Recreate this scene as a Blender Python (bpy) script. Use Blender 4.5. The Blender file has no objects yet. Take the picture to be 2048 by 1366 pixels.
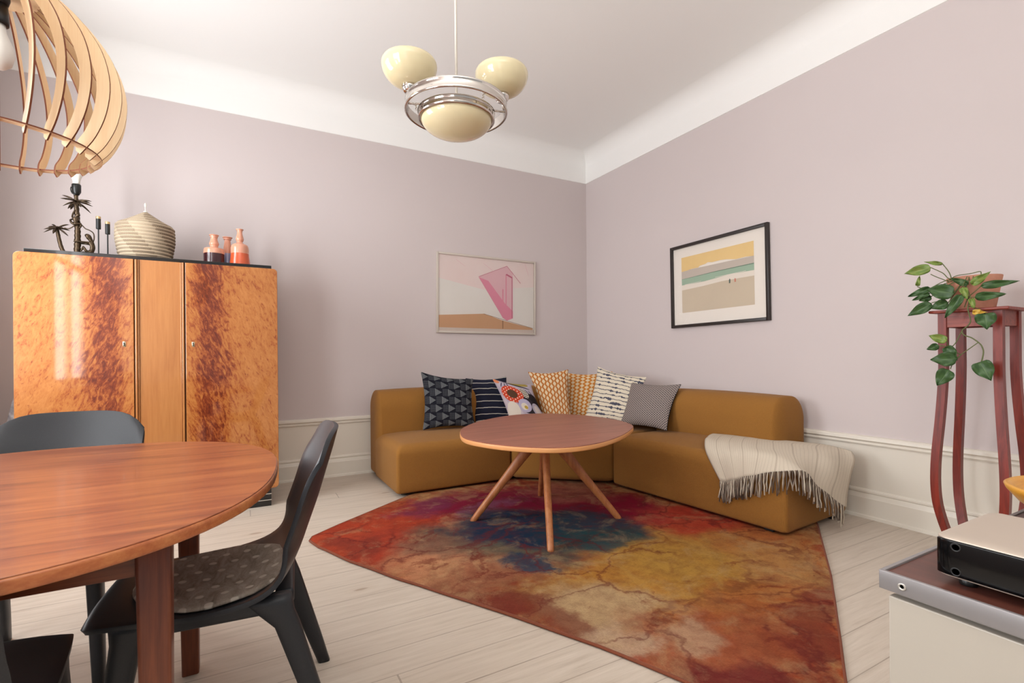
import bpy, bmesh, math, random
from mathutils import Vector, Matrix, noise
R = math.radians
sc = bpy.context.scene
COL = sc.collection
random.seed(7)

# ------------------------------------------------------------------ camera
cam_d = bpy.data.cameras.new('camera')
cam = bpy.data.objects.new('camera', cam_d); COL.objects.link(cam)
CAM = Vector((-3.5907, -4.6922, 1.08))
yaw, roll = 0.50108, -0.00838
d = Vector((math.sin(yaw), math.cos(yaw), 0)); r = Vector((math.cos(yaw), -math.sin(yaw), 0)); u = Vector((0, 0, 1))
r2 = r*math.cos(roll) + u*math.sin(roll); u2 = u*math.cos(roll) - r*math.sin(roll)
M = Matrix((r2, u2, -d)).transposed().to_4x4(); M.translation = CAM
cam.matrix_world = M
cam_d.sensor_width = 36; cam_d.lens = 981.679/2048*36; cam_d.shift_y = 28.27/2048
cam_d.clip_start = 0.05
sc.camera = cam

# ------------------------------------------------------------------ view, world, daylight
sc.view_settings.view_transform = 'Standard'
sc.view_settings.look = 'None'
sc.view_settings.gamma = 1
sc.view_settings.use_curve_mapping = False
sc.view_settings.exposure = 0.20
w = bpy.data.worlds.new('sky'); sc.world = w; w.use_nodes = True
bg = w.node_tree.nodes['Background']
bg.inputs[0].default_value = (0.98, 0.97, 0.96, 1); bg.inputs[1].default_value = 0.42

def area(name, loc, rot, sx, sy, power, col):
    l = bpy.data.lights.new(name, 'AREA'); l.shape = 'RECTANGLE'; l.size = sx; l.size_y = sy
    l.energy = power; l.color = col
    o = bpy.data.objects.new(name, l); COL.objects.link(o); o.location = loc; o.rotation_euler = rot
    return o
WX = -5.15                      # inner face of the window wall
WINS = [(-1.95, -0.90), (-4.12, -2.90), (-6.9, -5.8)]
WZ = (0.80, 2.75)
for i, (a, b) in enumerate(WINS):
    area('daylight', (WX-0.085, (a+b)/2, (WZ[0]+WZ[1])/2), (0, R(-90), 0), WZ[1]-WZ[0], b-a, (88, 74, 18)[i], (0.93, 0.965, 1.0))

# added fill lamp to brighten the ceiling, an assumed flash behind the camera
area('bounce_fill', (-3.9, -5.6, 1.9), (R(192), 0, 0), .5, .5, 115, (1.0, 0.98, 0.95))

# ------------------------------------------------------------------ object helpers
def link(name, me, mat=None, parent=None, ploc=None):
    o = bpy.data.objects.new(name, me); COL.objects.link(o)
    if mat:
        for m in (mat if isinstance(mat, (list, tuple)) else [mat]): me.materials.append(m)
    if parent is not None:
        o.parent = parent
        if ploc is not None: o.matrix_parent_inverse = Matrix.Translation(-Vector(ploc))
    return o
def thing(name, label, cat, loc=(0, 0, 0), rz=0, group=None):
    o = bpy.data.objects.new(name, None); COL.objects.link(o); o.location = loc; o.rotation_euler = (0, 0, rz)
    o.empty_display_size = 0.1
    o['label'] = label; o['category'] = cat
    if group: o['group'] = group
    return o
def tag(o, label, cat, group=None):
    o['label'] = label; o['category'] = cat
    if group: o['group'] = group
    return o
def struct(o): o['kind'] = 'structure'; return o
def mesh(verts, faces, smooth=True, uvs=None, mi=None, name='m'):
    me = bpy.data.meshes.new(name)
    me.from_pydata([tuple(v) for v in verts], [], faces)
    if uvs:
        l = me.uv_layers.new(name='UVMap')
        for p in me.polygons:
            for li in p.loop_indices: l.data[li].uv = uvs[me.loops[li].vertex_index]
    if mi:
        for p, m in zip(me.polygons, mi): p.material_index = m
    if smooth: me.shade_smooth()
    me.update()
    return me
class MB:
    """collects shapes into one mesh"""
    def __init__(s): s.v = []; s.f = []; s.m = []; s.sm = True
    def add(s, v, f, mi=0):
        n = len(s.v); s.v += [Vector(p) for p in v]; s.f += [[i+n for i in q] for q in f]; s.m += [mi]*len(f); return s
    def done(s, smooth=True, angle=None):
        me = mesh(s.v, s.f, smooth, None, s.m)
        bm = bmesh.new(); bm.from_mesh(me); bmesh.ops.recalc_face_normals(bm, faces=bm.faces)
        if smooth and angle:
            for e in bm.edges:
                if len(e.link_faces) == 2 and e.calc_face_angle(0) > R(angle): e.smooth = False
        bm.to_mesh(me); bm.free()
        return me
    def xf(s, m, start=0):
        for i in range(start, len(s.v)): s.v[i] = m @ s.v[i]
        return s
def axis_pts(lo, hi, r0, r1, n, mid):
    out = []
    for k in range(n):
        out.append(lo + r0*(1-math.tan(R(45)*(1-k/n))))
    for k in range(mid+1): out.append(lo+r0 + (hi-r1-lo-r0)*k/mid)
    for k in range(1, n+1): out.append(hi-r1 + r1*math.tan(R(45)*k/n))
    return out
def rbox(x0, x1, y0, y1, z0, z1, rx=.01, ry=.01, rt=.01, rb=None, n=3, mid=1, crown=0, front=0):
    """rounded box, own radius per axis; crown lifts the middle of the top"""
    if rb is None: rb = rt
    rx = min(rx, (x1-x0)/2.001); ry = min(ry, (y1-y0)/2.001)
    X = axis_pts(x0, x1, rx, rx, n, mid); Y = axis_pts(y0, y1, ry, ry, n, mid); Z = axis_pts(z0, z1, rb, rt, n, mid)
    idx = {}; V = []; F = []
    def rnd(x, y, z):
        qx = min(max(x, x0+rx), x1-rx); qy = min(max(y, y0+ry), y1-ry); qz = min(max(z, z0+rb), z1-rt)
        rz = rt if z > qz else rb
        a = Vector(((x-qx)/rx, (y-qy)/ry, (z-qz)/max(rz, 1e-6)))
        if a.length > 1e-9: a.normalize()
        p = Vector((qx+a.x*rx, qy+a.y*ry, qz+a.z*rz))
        if crown:
            cx = 1-((p.x-(x0+x1)/2)/((x1-x0)/2))**2; cy = 1-((p.y-(y0+y1)/2)/((y1-y0)/2))**2
            if p.z > (z0+z1)/2: p.z += crown*max(cx, 0)*max(cy, 0)
        return p
    def vid(i, j, k):
        if (i, j, k) not in idx: idx[(i, j, k)] = len(V); V.append(rnd(X[i], Y[j], Z[k]))
        return idx[(i, j, k)]
    a, b, c = len(X)-1, len(Y)-1, len(Z)-1
    for i in range(a):
        for j in range(b):
            F.append([vid(i, j, 0), vid(i, j+1, 0), vid(i+1, j+1, 0), vid(i+1, j, 0)])
            F.append([vid(i, j, c), vid(i+1, j, c), vid(i+1, j+1, c), vid(i, j+1, c)])
    for i in range(a):
        for k in range(c):
            F.append([vid(i, 0, k), vid(i+1, 0, k), vid(i+1, 0, k+1), vid(i, 0, k+1)])
            F.append([vid(i, b, k), vid(i, b, k+1), vid(i+1, b, k+1), vid(i+1, b, k)])
    for j in range(b):
        for k in range(c):
            F.append([vid(0, j, k), vid(0, j, k+1), vid(0, j+1, k+1), vid(0, j+1, k)])
            F.append([vid(a, j, k), vid(a, j+1, k), vid(a, j+1, k+1), vid(a, j, k+1)])
    return V, F
def rrect(x0, x1, y0, y1, rad, n=5, m=6):
    P = []
    for (cx_, cy_, a0) in [(x1-rad, y1-rad, 0), (x0+rad, y1-rad, 90), (x0+rad, y0+rad, 180), (x1-rad, y0+rad, 270)]:
        for k in range(n+1): a = R(a0+90*k/n); P.append(Vector((cx_+rad*math.cos(a), cy_+rad*math.sin(a))))
        q = {0: (x0+rad, y1), 90: (x0, y0+rad), 180: (x1-rad, y0), 270: (x1, y1-rad)}[a0]; p = P[-1].copy()
        for k in range(1, m): P.append(p.lerp(Vector(q), k/m))
    return P
def softblock(x0, x1, y0, y1, z0, z1, rv, ri, rt, crown=.02, n=7, fr=(1, 1, 1, 1)):
    """upholstered block: tight upright edges, broad rolled top; fr scales the roll on x0, x1, y0, y1"""
    rings = []
    for (i_, z) in [(.012, z0), (.004, z0+.006), (0, z0+.018)]+[(0, z0+.018+(z1-rt-z0-.018)*k/4) for k in range(1, 4)]+[(ri*(1-math.cos(R(90*k/n))), z1-rt+rt*math.sin(R(90*k/n))) for k in range(n+1)]:
        rings.append([(p.x, p.y, z) for p in rrect(x0+i_*fr[0], x1-i_*fr[1], y0+i_*fr[2], y1-i_*fr[3], rv+i_*.55)])
    V = []; F = []; c = Vector(((x0+ri*fr[0]+x1-ri*fr[1])/2, (y0+ri*fr[2]+y1-ri*fr[3])/2)); last = rings[-1]; N = len(last)
    for s_ in (.94, .85, .72, .55, .36, .16):
        rings.append([(c.x+(p[0]-c.x)*s_, c.y+(p[1]-c.y)*s_, z1+crown*(1-s_*s_)) for p in last])
    for rg in rings: V += rg
    for j in range(len(rings)-1):
        for i in range(N): F.append([j*N+i, j*N+(i+1) % N, (j+1)*N+(i+1) % N, (j+1)*N+i])
    F.append(list(range(N))[::-1]); F.append([(len(rings)-1)*N+i for i in range(N)])
    m = MB(); m.add(V, F); return m.done()
def boxm(*a, **k):
    m = MB(); m.add(*rbox(*a, **k)); return m.done(True, 20 if k.get('n', 3) <= 2 else None)
def lathe(prof, n=32, c=(0, 0, 0), close=False, a0=0, a1=360):
    V = []; F = []; full = abs(a1-a0) >= 360; cols = n if full else n+1
    for (rr, z) in prof:
        for k in range(cols):
            a = R(a0+(a1-a0)*k/n); V.append((c[0]+rr*math.cos(a), c[1]+rr*math.sin(a), c[2]+z))
    m = len(prof)
    for i in range(m-1 if not close else m):
        i2 = (i+1) % m
        for k in range(n):
            k2 = (k+1) % cols
            F.append([i*cols+k, i*cols+k2, i2*cols+k2, i2*cols+k])
    return V, F
def tube(pts, rad, n=8, cap=True, flat=None):
    """tube along points; rad number or list; flat scales second axis"""
    pts = [Vector(p) for p in pts]; V = []; F = []
    rads = rad if isinstance(rad, (list, tuple)) else [rad]*len(pts)
    ref = None
    for i, p in enumerate(pts):
        t = (pts[min(i+1, len(pts)-1)] - pts[max(i-1, 0)])
        if t.length < 1e-9: t = Vector((0, 0, 1))
        t.normalize()
        if ref is None:
            ref = Vector((1, 0, 0)) if abs(t.x) < .8 else Vector((0, 1, 0))
        a = ref - t*ref.dot(t)
        if a.length < 1e-5: a = t.orthogonal()
        a.normalize(); b = t.cross(a); ref = a
        for k in range(n):
            g = 2*math.pi*k/n
            V.append(p + a*math.cos(g)*rads[i] + b*math.sin(g)*rads[i]*(flat or 1))
    for i in range(len(pts)-1):
        for k in range(n):
            F.append([i*n+k, i*n+(k+1) % n, (i+1)*n+(k+1) % n, (i+1)*n+k])
    if cap:
        F.append(list(range(n))[::-1]); F.append([(len(pts)-1)*n+k for k in range(n)])
    return V, F
def crom(pts, m=6, closed=False):
    P = [Vector(p) for p in pts]; out = []; n = len(P)
    rng = range(n) if closed else range(n-1)
    for i in rng:
        if closed: a, b, c, e = P[(i-1) % n], P[i], P[(i+1) % n], P[(i+2) % n]
        else: a, b, c, e = P[max(i-1, 0)], P[i], P[i+1], P[min(i+2, n-1)]
        for k in range(m):
            t = k/m
            out.append(0.5*((2*b)+(c-a)*t+(2*a-5*b+4*c-e)*t*t+(3*b-a-3*c+e)*t**3))
    if not closed: out.append(P[-1])
    return out
def prism(poly, z0, z1, bev=0, seg=2):
    """extruded outline with stepped rounded top and bottom edges (outline in xy)"""
    n = len(poly); P = [Vector((p[0], p[1])) for p in poly]
    area_ = sum(P[i].x*P[(i+1) % n].y-P[(i+1) % n].x*P[i].y for i in range(n))
    if area_ < 0: P.reverse()
    N = []
    for i in range(n):
        t = (P[(i+1) % n]-P[i-1]).normalized(); N.append(Vector((t.y, -t.x)))
    rings = []
    if bev:
        for k in range(seg+1):
            a = R(90*k/seg); rings.append((bev*(1-math.sin(a)), z0+bev*(1-math.cos(a))))
        for k in range(seg+1):
            a = R(90*k/seg); rings.append((bev*(1-math.cos(a)), z1-bev*(1-math.sin(a))))
    else: rings = [(0, z0), (0, z1)]
    V = []; F = []
    for (ins, z) in rings:
        for i in range(n): q = P[i]-N[i]*ins; V.append((q.x, q.y, z))
    for j in range(len(rings)-1):
        for i in range(n): F.append([j*n+i, j*n+(i+1) % n, (j+1)*n+(i+1) % n, (j+1)*n+i])
    F.append(list(range(n))[::-1]); F.append([(len(rings)-1)*n+i for i in range(n)])
    return V, F

# ------------------------------------------------------------------ shader helpers
class S:
    def __init__(s, nt, o): s.nt = nt; s.o = o
    def op(s, op, *a):
        n = s.nt.nodes.new('ShaderNodeMath'); n.operation = op
        for i, q in enumerate((s,)+a):
            if isinstance(q, S): s.nt.links.new(q.o, n.inputs[i])
            else: n.inputs[i].default_value = q
        return S(s.nt, n.outputs[0])
    def __add__(s, b): return s.op('ADD', b)
    def __radd__(s, b): return s.op('ADD', b)
    def __sub__(s, b): return s.op('SUBTRACT', b)
    def __rsub__(s, b): return s.op('MULTIPLY', -1).op('ADD', b)
    def __mul__(s, b): return s.op('MULTIPLY', b)
    def __rmul__(s, b): return s.op('MULTIPLY', b)
    def __truediv__(s, b): return s.op('DIVIDE', b)
    def min(s, b): return s.op('MINIMUM', b)
    def max(s, b): return s.op('MAXIMUM', b)
    def abs(s): return s.op('ABSOLUTE')
    def fl(s): return s.op('FLOOR')
    def fr(s): return s.op('FRACT')
    def sin(s): return s.op('SINE')
    def pw(s, b): return s.op('POWER', b)
    def gt(s, b): return s.op('GREATER_THAN', b)
    def lt(s, b): return s.op('LESS_THAN', b)
    def ss(s, a, b, lo=0, hi=1):
        n = s.nt.nodes.new('ShaderNodeMapRange'); n.interpolation_type = 'SMOOTHSTEP'
        s.nt.links.new(s.o, n.inputs[0])
        if a > b: a, b, lo, hi = b, a, hi, lo
        n.inputs[1].default_value = a; n.inputs[2].default_value = b; n.inputs[3].default_value = lo; n.inputs[4].default_value = hi
        return S(s.nt, n.outputs[0])
def lin(c):
    return tuple((x/255/12.92 if x/255 <= .04045 else ((x/255+.055)/1.055)**2.4) for x in c)+(1,)
class Mat:
    def __init__(s, name, rough=.5, col=(200, 200, 200), metal=0, spec=.5, coat=0):
        s.m = bpy.data.materials.new(name); s.m.use_nodes = True; s.nt = s.m.node_tree
        s.b = s.nt.nodes['Principled BSDF']; s.b.inputs['Roughness'].default_value = rough
        s.b.inputs['Metallic'].default_value = metal; s.b.inputs['Specular IOR Level'].default_value = spec
        s.b.inputs['Coat Weight'].default_value = coat
        s.b.inputs['Base Color'].default_value = lin(col) if len(col) == 3 else col
    def co(s, kind='Object', sc=(1, 1, 1), rot=(0, 0, 0), loc=(0, 0, 0)):
        t = s.nt.nodes.new('ShaderNodeTexCoord'); mp = s.nt.nodes.new('ShaderNodeMapping')
        mp.inputs['Scale'].default_value = sc; mp.inputs['Rotation'].default_value = rot; mp.inputs['Location'].default_value = loc
        s.nt.links.new(t.outputs[kind], mp.inputs[0]); return mp.outputs[0]
    def xyz(s, v):
        n = s.nt.nodes.new('ShaderNodeSeparateXYZ'); s.nt.links.new(v, n.inputs[0]); return [S(s.nt, o) for o in n.outputs]
    def vec(s, x, y, z=0):
        n = s.nt.nodes.new('ShaderNodeCombineXYZ')
        for i, q in enumerate((x, y, z)):
            if isinstance(q, S): s.nt.links.new(q.o, n.inputs[i])
            else: n.inputs[i].default_value = q
        return n.outputs[0]
    def noise(s, v, scale=5, detail=4, rough=.5, dist=0, out=0):
        n = s.nt.nodes.new('ShaderNodeTexNoise'); s.nt.links.new(v, n.inputs['Vector'])
        n.inputs['Scale'].default_value = scale; n.inputs['Detail'].default_value = detail
        n.inputs['Roughness'].default_value = rough; n.inputs['Distortion'].default_value = dist
        return S(s.nt, n.outputs[out])
    def white(s, v):
        n = s.nt.nodes.new('ShaderNodeTexWhiteNoise'); n.noise_dimensions = '3D'
        s.nt.links.new(v, n.inputs[0]); return S(s.nt, n.outputs[0])
    def mix(s, f, a, b, mode='MIX'):
        n = s.nt.nodes.new('ShaderNodeMix'); n.data_type = 'RGBA'; n.blend_type = mode
        if isinstance(f, S): s.nt.links.new(f.o, n.inputs[0])
        else: n.inputs[0].default_value = f
        for i, q in ((6, a), (7, b)):
            if isinstance(q, tuple): n.inputs[i].default_value = lin(q) if len(q) == 3 else q
            else: s.nt.links.new(q, n.inputs[i])
        return n.outputs[2]
    def ramp(s, f, stops, interp='LINEAR'):
        n = s.nt.nodes.new('ShaderNodeValToRGB'); s.nt.links.new(f.o, n.inputs[0]); n.color_ramp.interpolation = interp
        e = n.color_ramp.elements
        while len(e) < len(stops): e.new(.5)
        for q, (p, c) in zip(e, stops): q.position = p; q.color = lin(c)
        return n.outputs[0]
    def set(s, col=None, bump=None, strength=.3, dist=.002, rough=None):
        if col is not None: s.nt.links.new(col, s.b.inputs['Base Color'])
        if rough is not None: s.nt.links.new(rough.o, s.b.inputs['Roughness'])
        if bump is not None:
            n = s.nt.nodes.new('ShaderNodeBump'); n.inputs['Strength'].default_value = strength
            n.inputs['Distance'].default_value = dist
            s.nt.links.new(bump.o, n.inputs['Height']); s.nt.links.new(n.outputs[0], s.b.inputs['Normal'])
        return s.m
def plain(name, col, rough=.5, **k): return Mat(name, rough, col, **k).m
def wood(name, c0, c1, c2, rough=.35, axis='x', scale=1.0, coat=0, spec=.5, figure=1.0):
    m = Mat(name, rough, coat=coat, spec=spec)
    sx = {'x': (1.2, 14, 14), 'y': (14, 1.2, 14), 'z': (14, 14, 1.2)}[axis]
    v = m.co('Object', tuple(q*scale for q in sx))
    n1 = m.noise(v, 2.2, 6, .6, .6); fx = {'x': (3, 120, 120), 'y': (120, 3, 120), 'z': (120, 120, 3)}[axis]
    n2 = m.noise(m.co('Object', tuple(q*scale for q in fx)), 2, 3, .6)
    f = n1*.75*figure + n2*.25 + (1-figure)*.35
    return m.set(m.ramp(f, [(.28, c2), (.45, c1), (.62, c0), (.8, c0)]), n2, .08, .001)
# ------------------------------------------------------------------ room materials
def wall_mat():
    m = Mat('lilac_paint', .62, spec=.25)
    n = m.noise(m.co('Object'), 1.3, 3); n2 = m.noise(m.co('Object'), 90, 3)
    return m.set(m.mix(n, (211, 200, 198), (207, 196, 195)), n2, .06, .001)
WALL = wall_mat()
def white_mat(name, c, rough=.5):
    m = Mat(name, rough, c); n = m.noise(m.co('Object'), 60, 2); return m.set(None, n, .04, .001)
CEIL = white_mat('ceiling_white', (246, 245, 242), .7)
TRIM = white_mat('cream_gloss_paint', (226, 219, 206), .35)
def floor_mat():
    m = Mat('whitewashed_pine', .45, spec=.35)
    x, y, z = m.xyz(m.co('Object'))
    t = (y+3.192)/.153; k = t.fl(); f = t.fr()
    wob = m.noise(m.co('Object', (3, 0, 0)), 2, 2)
    gap = (f.min(1-f)).lt(.009)
    soft = (f.min(1-f)).ss(.0, .05, 1, 0)
    rnd = m.white(m.vec(k, 3.3, 1.7))
    L = 5.5
    ux = (x + rnd*7.0)/L; ex = (ux.fr()).min(1-ux.fr()).lt(.0006)
    rnd2 = m.white(m.vec(k, ux.fl(), .5))
    gv = m.vec(x*1.1 + rnd2*31.0, y*16.0 + k*3.1, 0)
    g = m.noise(gv, 2.6, 6, .62, .5)
    g2 = m.noise(m.vec(x*4 + rnd2*9.0, y*120, 0), 2, 3, .6)
    kn = m.nt.nodes.new('ShaderNodeTexVoronoi'); kn.feature = 'F1'; kn.inputs['Scale'].default_value = 1.0
    m.nt.links.new(m.vec(x*1.9 + rnd2*5.0, y*5.5), kn.inputs['Vector'])
    kd = S(m.nt, kn.outputs['Distance']); knot = kd.ss(.045, .09, 1, 0)
    ring = kd.ss(.09, .20, 1, 0)
    c = m.ramp(g*.7+g2*.3, [(.25, (172, 157, 141)), (.45, (194, 181, 166)), (.7, (208, 196, 182))])
    c = m.mix(rnd2*.16, c, (196, 182, 165))
    c = m.mix(ring*.22, c, (178, 160, 140)); c = m.mix(knot*.6, c, (140, 118, 98))
    c = m.mix(soft*.18, c, (150, 135, 118))
    c = m.mix(gap.max(ex)*(.08+wob*.7), c, (84, 70, 58))
    return m.set(c, gap.max(ex)*-1+g2*.1, .35, .003)
FLOOR = floor_mat()
GLASS = Mat('window_glass', 0.0, (255, 255, 255))
def glass_mat(name, fac=.08):
    m = bpy.data.materials.new(name); m.use_nodes = True; nt = m.node_tree; nt.nodes.clear()
    o = nt.nodes.new('ShaderNodeOutputMaterial'); mx = nt.nodes.new('ShaderNodeMixShader')
    t = nt.nodes.new('ShaderNodeBsdfTransparent'); g = nt.nodes.new('ShaderNodeBsdfGlossy'); g.inputs['Roughness'].default_value = .02
    fr = nt.nodes.new('ShaderNodeFresnel'); fr.inputs[0].default_value = 1.22
    nt.links.new(fr.outputs[0], mx.inputs[0]); nt.links.new(t.outputs[0], mx.inputs[1]); nt.links.new(g.outputs[0], mx.inputs[2])
    nt.links.new(mx.outputs[0], o.inputs[0]); return m
PANE = glass_mat('clear_glass')

# ------------------------------------------------------------------ room shell
YB = -7.0; PT = 3.114; CH = 3.44
def quad(name, vs, mat):
    return struct(link(name, mesh(vs, [[0, 1, 2, 3]], False), mat))
quad('floor', [(WX-.3, YB, 0), (0.3, YB, 0), (0.3, .3, 0), (WX-.3, .3, 0)], FLOOR)
quad('ceiling', [(WX-.3, YB, CH), (WX-.3, .3, CH), (.3, .3, CH), (.3, YB, CH)], CEIL)
quad('wall_back', [(WX-.3, 0, 0), (0, 0, 0), (0, 0, PT), (WX-.3, 0, PT)], WALL)
quad('wall_right', [(0, 0, 0), (0, YB, 0), (0, YB, PT), (0, 0, PT)], WALL)
# window wall with deep reveals
mb = MB()
ys = sorted([YB, .3]+[q for w_ in WINS for q in w_])
for i in range(len(ys)-1):
    a, b = ys[i], ys[i+1]
    if (a, b) in WINS:
        mb.add(*rbox(WX-.34, WX, a, b, 0, WZ[0], .001, .001, .001, n=1)); mb.add(*rbox(WX-.34, WX, a, b, WZ[1], CH, .001, .001, .001, n=1))
    else: mb.add(*rbox(WX-.34, WX, a, b, 0, CH, .001, .001, .001, n=1))
struct(link('wall_left', mb.done(False), WALL))
for i, (a, b) in enumerate(WINS):
    mb = MB(); fx0, fx1 = WX-.08, WX-.03
    for (y0, y1, z0, z1) in [(a, a+.07, WZ[0], WZ[1]), (b-.07, b, WZ[0], WZ[1]), (a+.07, b-.07, WZ[0], WZ[0]+.08), (a+.07, b-.07, WZ[1]-.07, WZ[1]), (a+.07, b-.07, 2.05, 2.11), ((a+b)/2-.03, (a+b)/2+.03, WZ[0]+.08, 2.05), ((a+b)/2-.03, (a+b)/2+.03, 2.11, WZ[1]-.07)]:
        mb.add(*rbox(fx0, fx1, y0, y1, z0, z1, .004, .004, .004, n=1))
    fr = struct(link('window_%d' % (i+1), mb.done(), TRIM))
    link('window_pane', mesh([(WX-.055, a, WZ[0]), (WX-.055, b, WZ[0]), (WX-.055, b, WZ[1]), (WX-.055, a, WZ[1])], [[0, 1, 2, 3]], False), PANE, fr)
    link('window_sill', boxm(WX-.04, WX+.05, a-.03, b+.03, WZ[0]-.035, WZ[0]+.002, .004, .01, .01), TRIM, fr)
def sweep(prof, side):
    """profile (distance from wall, z) run along a wall"""
    V = []; F = []; n = len(prof)
    for s_ in (0, 1):
        for (q, z) in prof:
            if side == 'back': V.append(((WX if s_ == 0 else -q), -q, z))
            else: V.append((-q, (-q if s_ == 0 else YB), z))
    for i in range(n-1): F.append([i, i+1, n+i+1, n+i])
    m = MB(); m.add(V, F); return m.done(True, 30)
cove = [(0, PT-.002), (.006, PT), (.006, CH-.14)]+[(.006+.14*(1-math.cos(R(a))), CH-.14+.14*math.sin(R(a))) for a in range(0, 91, 10)]
struct(link('trim_1', sweep(cove, 'back'), CEIL)); struct(link('trim_2', sweep(cove, 'right'), CEIL))
base = [(0, .535), (.022, .532), (.030, .524), (.032, .508), (.024, .500), (.020, .498), (.020, .490), (.024, .484), (.018, .474), (.010, .472), (.010, .188), (.018, .185), (.024, .176), (.024, .166), (.018, .160), (.024, .150), (.026, .136), (.030, .130), (.030, .022), (.040, .016), (.042, 0)]
struct(link('baseboard_back', sweep(base, 'back'), TRIM)); struct(link('baseboard_right', sweep(base, 'right'), TRIM))

def fabric(name, c0, c1, sc_=1, st=.5):
    m = Mat(name, .92, spec=.15)
    m.b.inputs['Sheen Weight'].default_value = .06; m.b.inputs['Sheen Roughness'].default_value = .5
    a = m.noise(m.co('Object', (320*sc_, 320*sc_, 320*sc_)), 1, 2, .8); b = m.noise(m.co('Object'), 2.5, 3)
    d_ = m.noise(m.co('Object', (90, 90, 90)), 1, 3, .7); return m.set(m.mix(a*.55+b*.2+d_*.25, c0, c1), a+d_*.5, st, .003)
# ------------------------------------------------------------------ rug
def rug_mat():
    m = Mat('dyed_wool_rug', .95, spec=.1)
    co = m.co('Object')
    wn = m.nt.nodes.new('ShaderNodeTexNoise'); wn.inputs['Scale'].default_value = 1.9; wn.inputs['Detail'].default_value = 6; wn.inputs['Roughness'].default_value = .62
    m.nt.links.new(co, wn.inputs['Vector'])
    cx = m.xyz(wn.outputs['Color']); x, y, z = m.xyz(co)
    X = x + (cx[0]-.5)*.75; Y = y + (cx[1]-.5)*.75
    n1 = m.noise(co, 3.2, 6, .65, .8); n2 = m.noise(co, 1.6, 5, .6, 1.2)
    col = m.ramp(n2, [(.3, (132, 52, 38)), (.42, (176, 86, 54)), (.50, (192, 146, 96)), (.58, (176, 86, 48)), (.7, (140, 58, 42))])
    def blob(col, cx_, cy, rx, ry, c, soft=.5, s=1.0, ang=0):
        ca, sa = math.cos(R(ang)), math.sin(R(ang))
        dx = X-cx_; dy = Y-cy
        a = (dx*ca+dy*sa)/rx; b = (dy*ca-dx*sa)/ry
        dd = (a*a+b*b).pw(.5) + (n1-.5)*.5
        return m.mix(dd.ss(1+soft*.5, 1-soft*.5)*s, col, c)
    B = [(-2.95, -1.62, .60, .42, (178, 66, 40), .7, .95, 35), (-2.85, -1.95, .35, .3, (168, 64, 44), .6, .8, 0),
         (-2.62, -2.30, .30, .38, (205, 150, 110), .8, .7, 0), (-2.55, -2.75, .20, .40, (120, 58, 42), .6, .6, 25),
         (-1.95, -2.95, .60, .40, (184, 136, 58), .6, .8, 20), (-1.45, -2.75, .45, .35, (190, 146, 66), .6, .7, 0),
         (-2.30, -3.10, .26, .26, (196, 168, 128), .7, .8, 0), (-1.75, -3.45, .40, .22, (176, 110, 56), .6, .7, 30),
         (-2.1, -3.5, .30, .30, (150, 70, 50), .7, .7, 0), (-1.0, -2.95, .35, .28, (186, 118, 62), .6, .7, 30),
         (-1.05, -2.45, .42, .28, (186, 62, 44), .7, .9, -40), (-1.35, -2.2, .35, .25, (178, 66, 56), .7, .8, 0),
         (-1.55, -1.9, .55, .42, (138, 14, 48), .5, 1.0, 0), (-1.95, -1.45, .60, .36, (132, 18, 56), .6, .95, -10),
         (-2.45, -1.30, .30, .18, (120, 46, 78), .7, .8, 30), (-2.15, -1.62, .32, .12, (128, 86, 112), .8, .6, 20),
         (-1.35, -1.55, .30, .30, (176, 110, 88), .8, .7, 0),
         (-2.20, -2.12, .50, .40, (66, 84, 74), .6, .85, -40), (-2.15, -2.02, .38, .30, (20, 50, 76), .5, .97, -40),
         (-1.72, -2.20, .34, .30, (30, 64, 80), .5, .93, -30), (-1.80, -2.42, .26, .16, (34, 76, 80), .6, .85, -30),
         (-2.33, -2.52, .13, .13, (24, 62, 84), .6, .9, 0), (-2.62, -2.0, .18, .2, (126, 96, 78), .8, .6, 0), (-2.15, -3.80, .26, .14, (108, 36, 40), .7, .8, -60), (-1.55, -3.52, .5, .10, (124, 50, 44), .7, .7, 31), (-2.62, -2.95, .10, .45, (118, 52, 42), .7, .7, 28), (-2.36, -3.32, .14, .14, (196, 166, 136), .7, .8, 0), (-2.05, -3.42, .14, .12, (190, 156, 124), .7, .7, 0), (-1.25, -3.15, .25, .18, (196, 150, 90), .7, .6, 0), (-3.05, -1.85, .18, .12, (134, 56, 42), .7, .7, 0)]
    for (a, b, c_, e, cc, so, st, an) in B: col = blob(col, a, b, c_, e, cc, so, st, an)
    # crackle folds of dye
    vo = m.nt.nodes.new('ShaderNodeTexVoronoi'); vo.feature = 'DISTANCE_TO_EDGE'; vo.inputs['Scale'].default_value = 2.0
    m.nt.links.new(m.vec(X*1.1, Y*1.4), vo.inputs['Vector']); ve = S(m.nt, vo.outputs['Distance'])
    msk = ve.ss(.0, .055, 1, 0)*m.noise(co, 1.2, 3).ss(.36, .56)
    col = m.mix(msk*.6, col, (104, 34, 34))
    al = x*.48+y*.877; ac = x*.877-y*.48
    stk = m.noise(m.vec(al*1.3+(cx[0]-.5)*1.2, ac*7.0+(cx[1]-.5)*4.0, 0), 1.5, 4, .6).ss(.60, .68); reg = m.noise(co, 1.1, 2).ss(.45, .58)
    col = m.mix(stk*reg*.6, col, (116, 38, 32))
    stk2 = m.noise(m.vec(al*6.0+(cx[0]-.5)*3.0, ac*1.4+4.0, 0), 1.5, 4, .6).ss(.62, .70)
    col = m.mix(stk2*.6, col, (120, 46, 34))
    fine = m.noise(co, 14, 5, .7); col = m.mix(fine.ss(.35, .7)*.35, col, (98, 40, 34))
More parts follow.
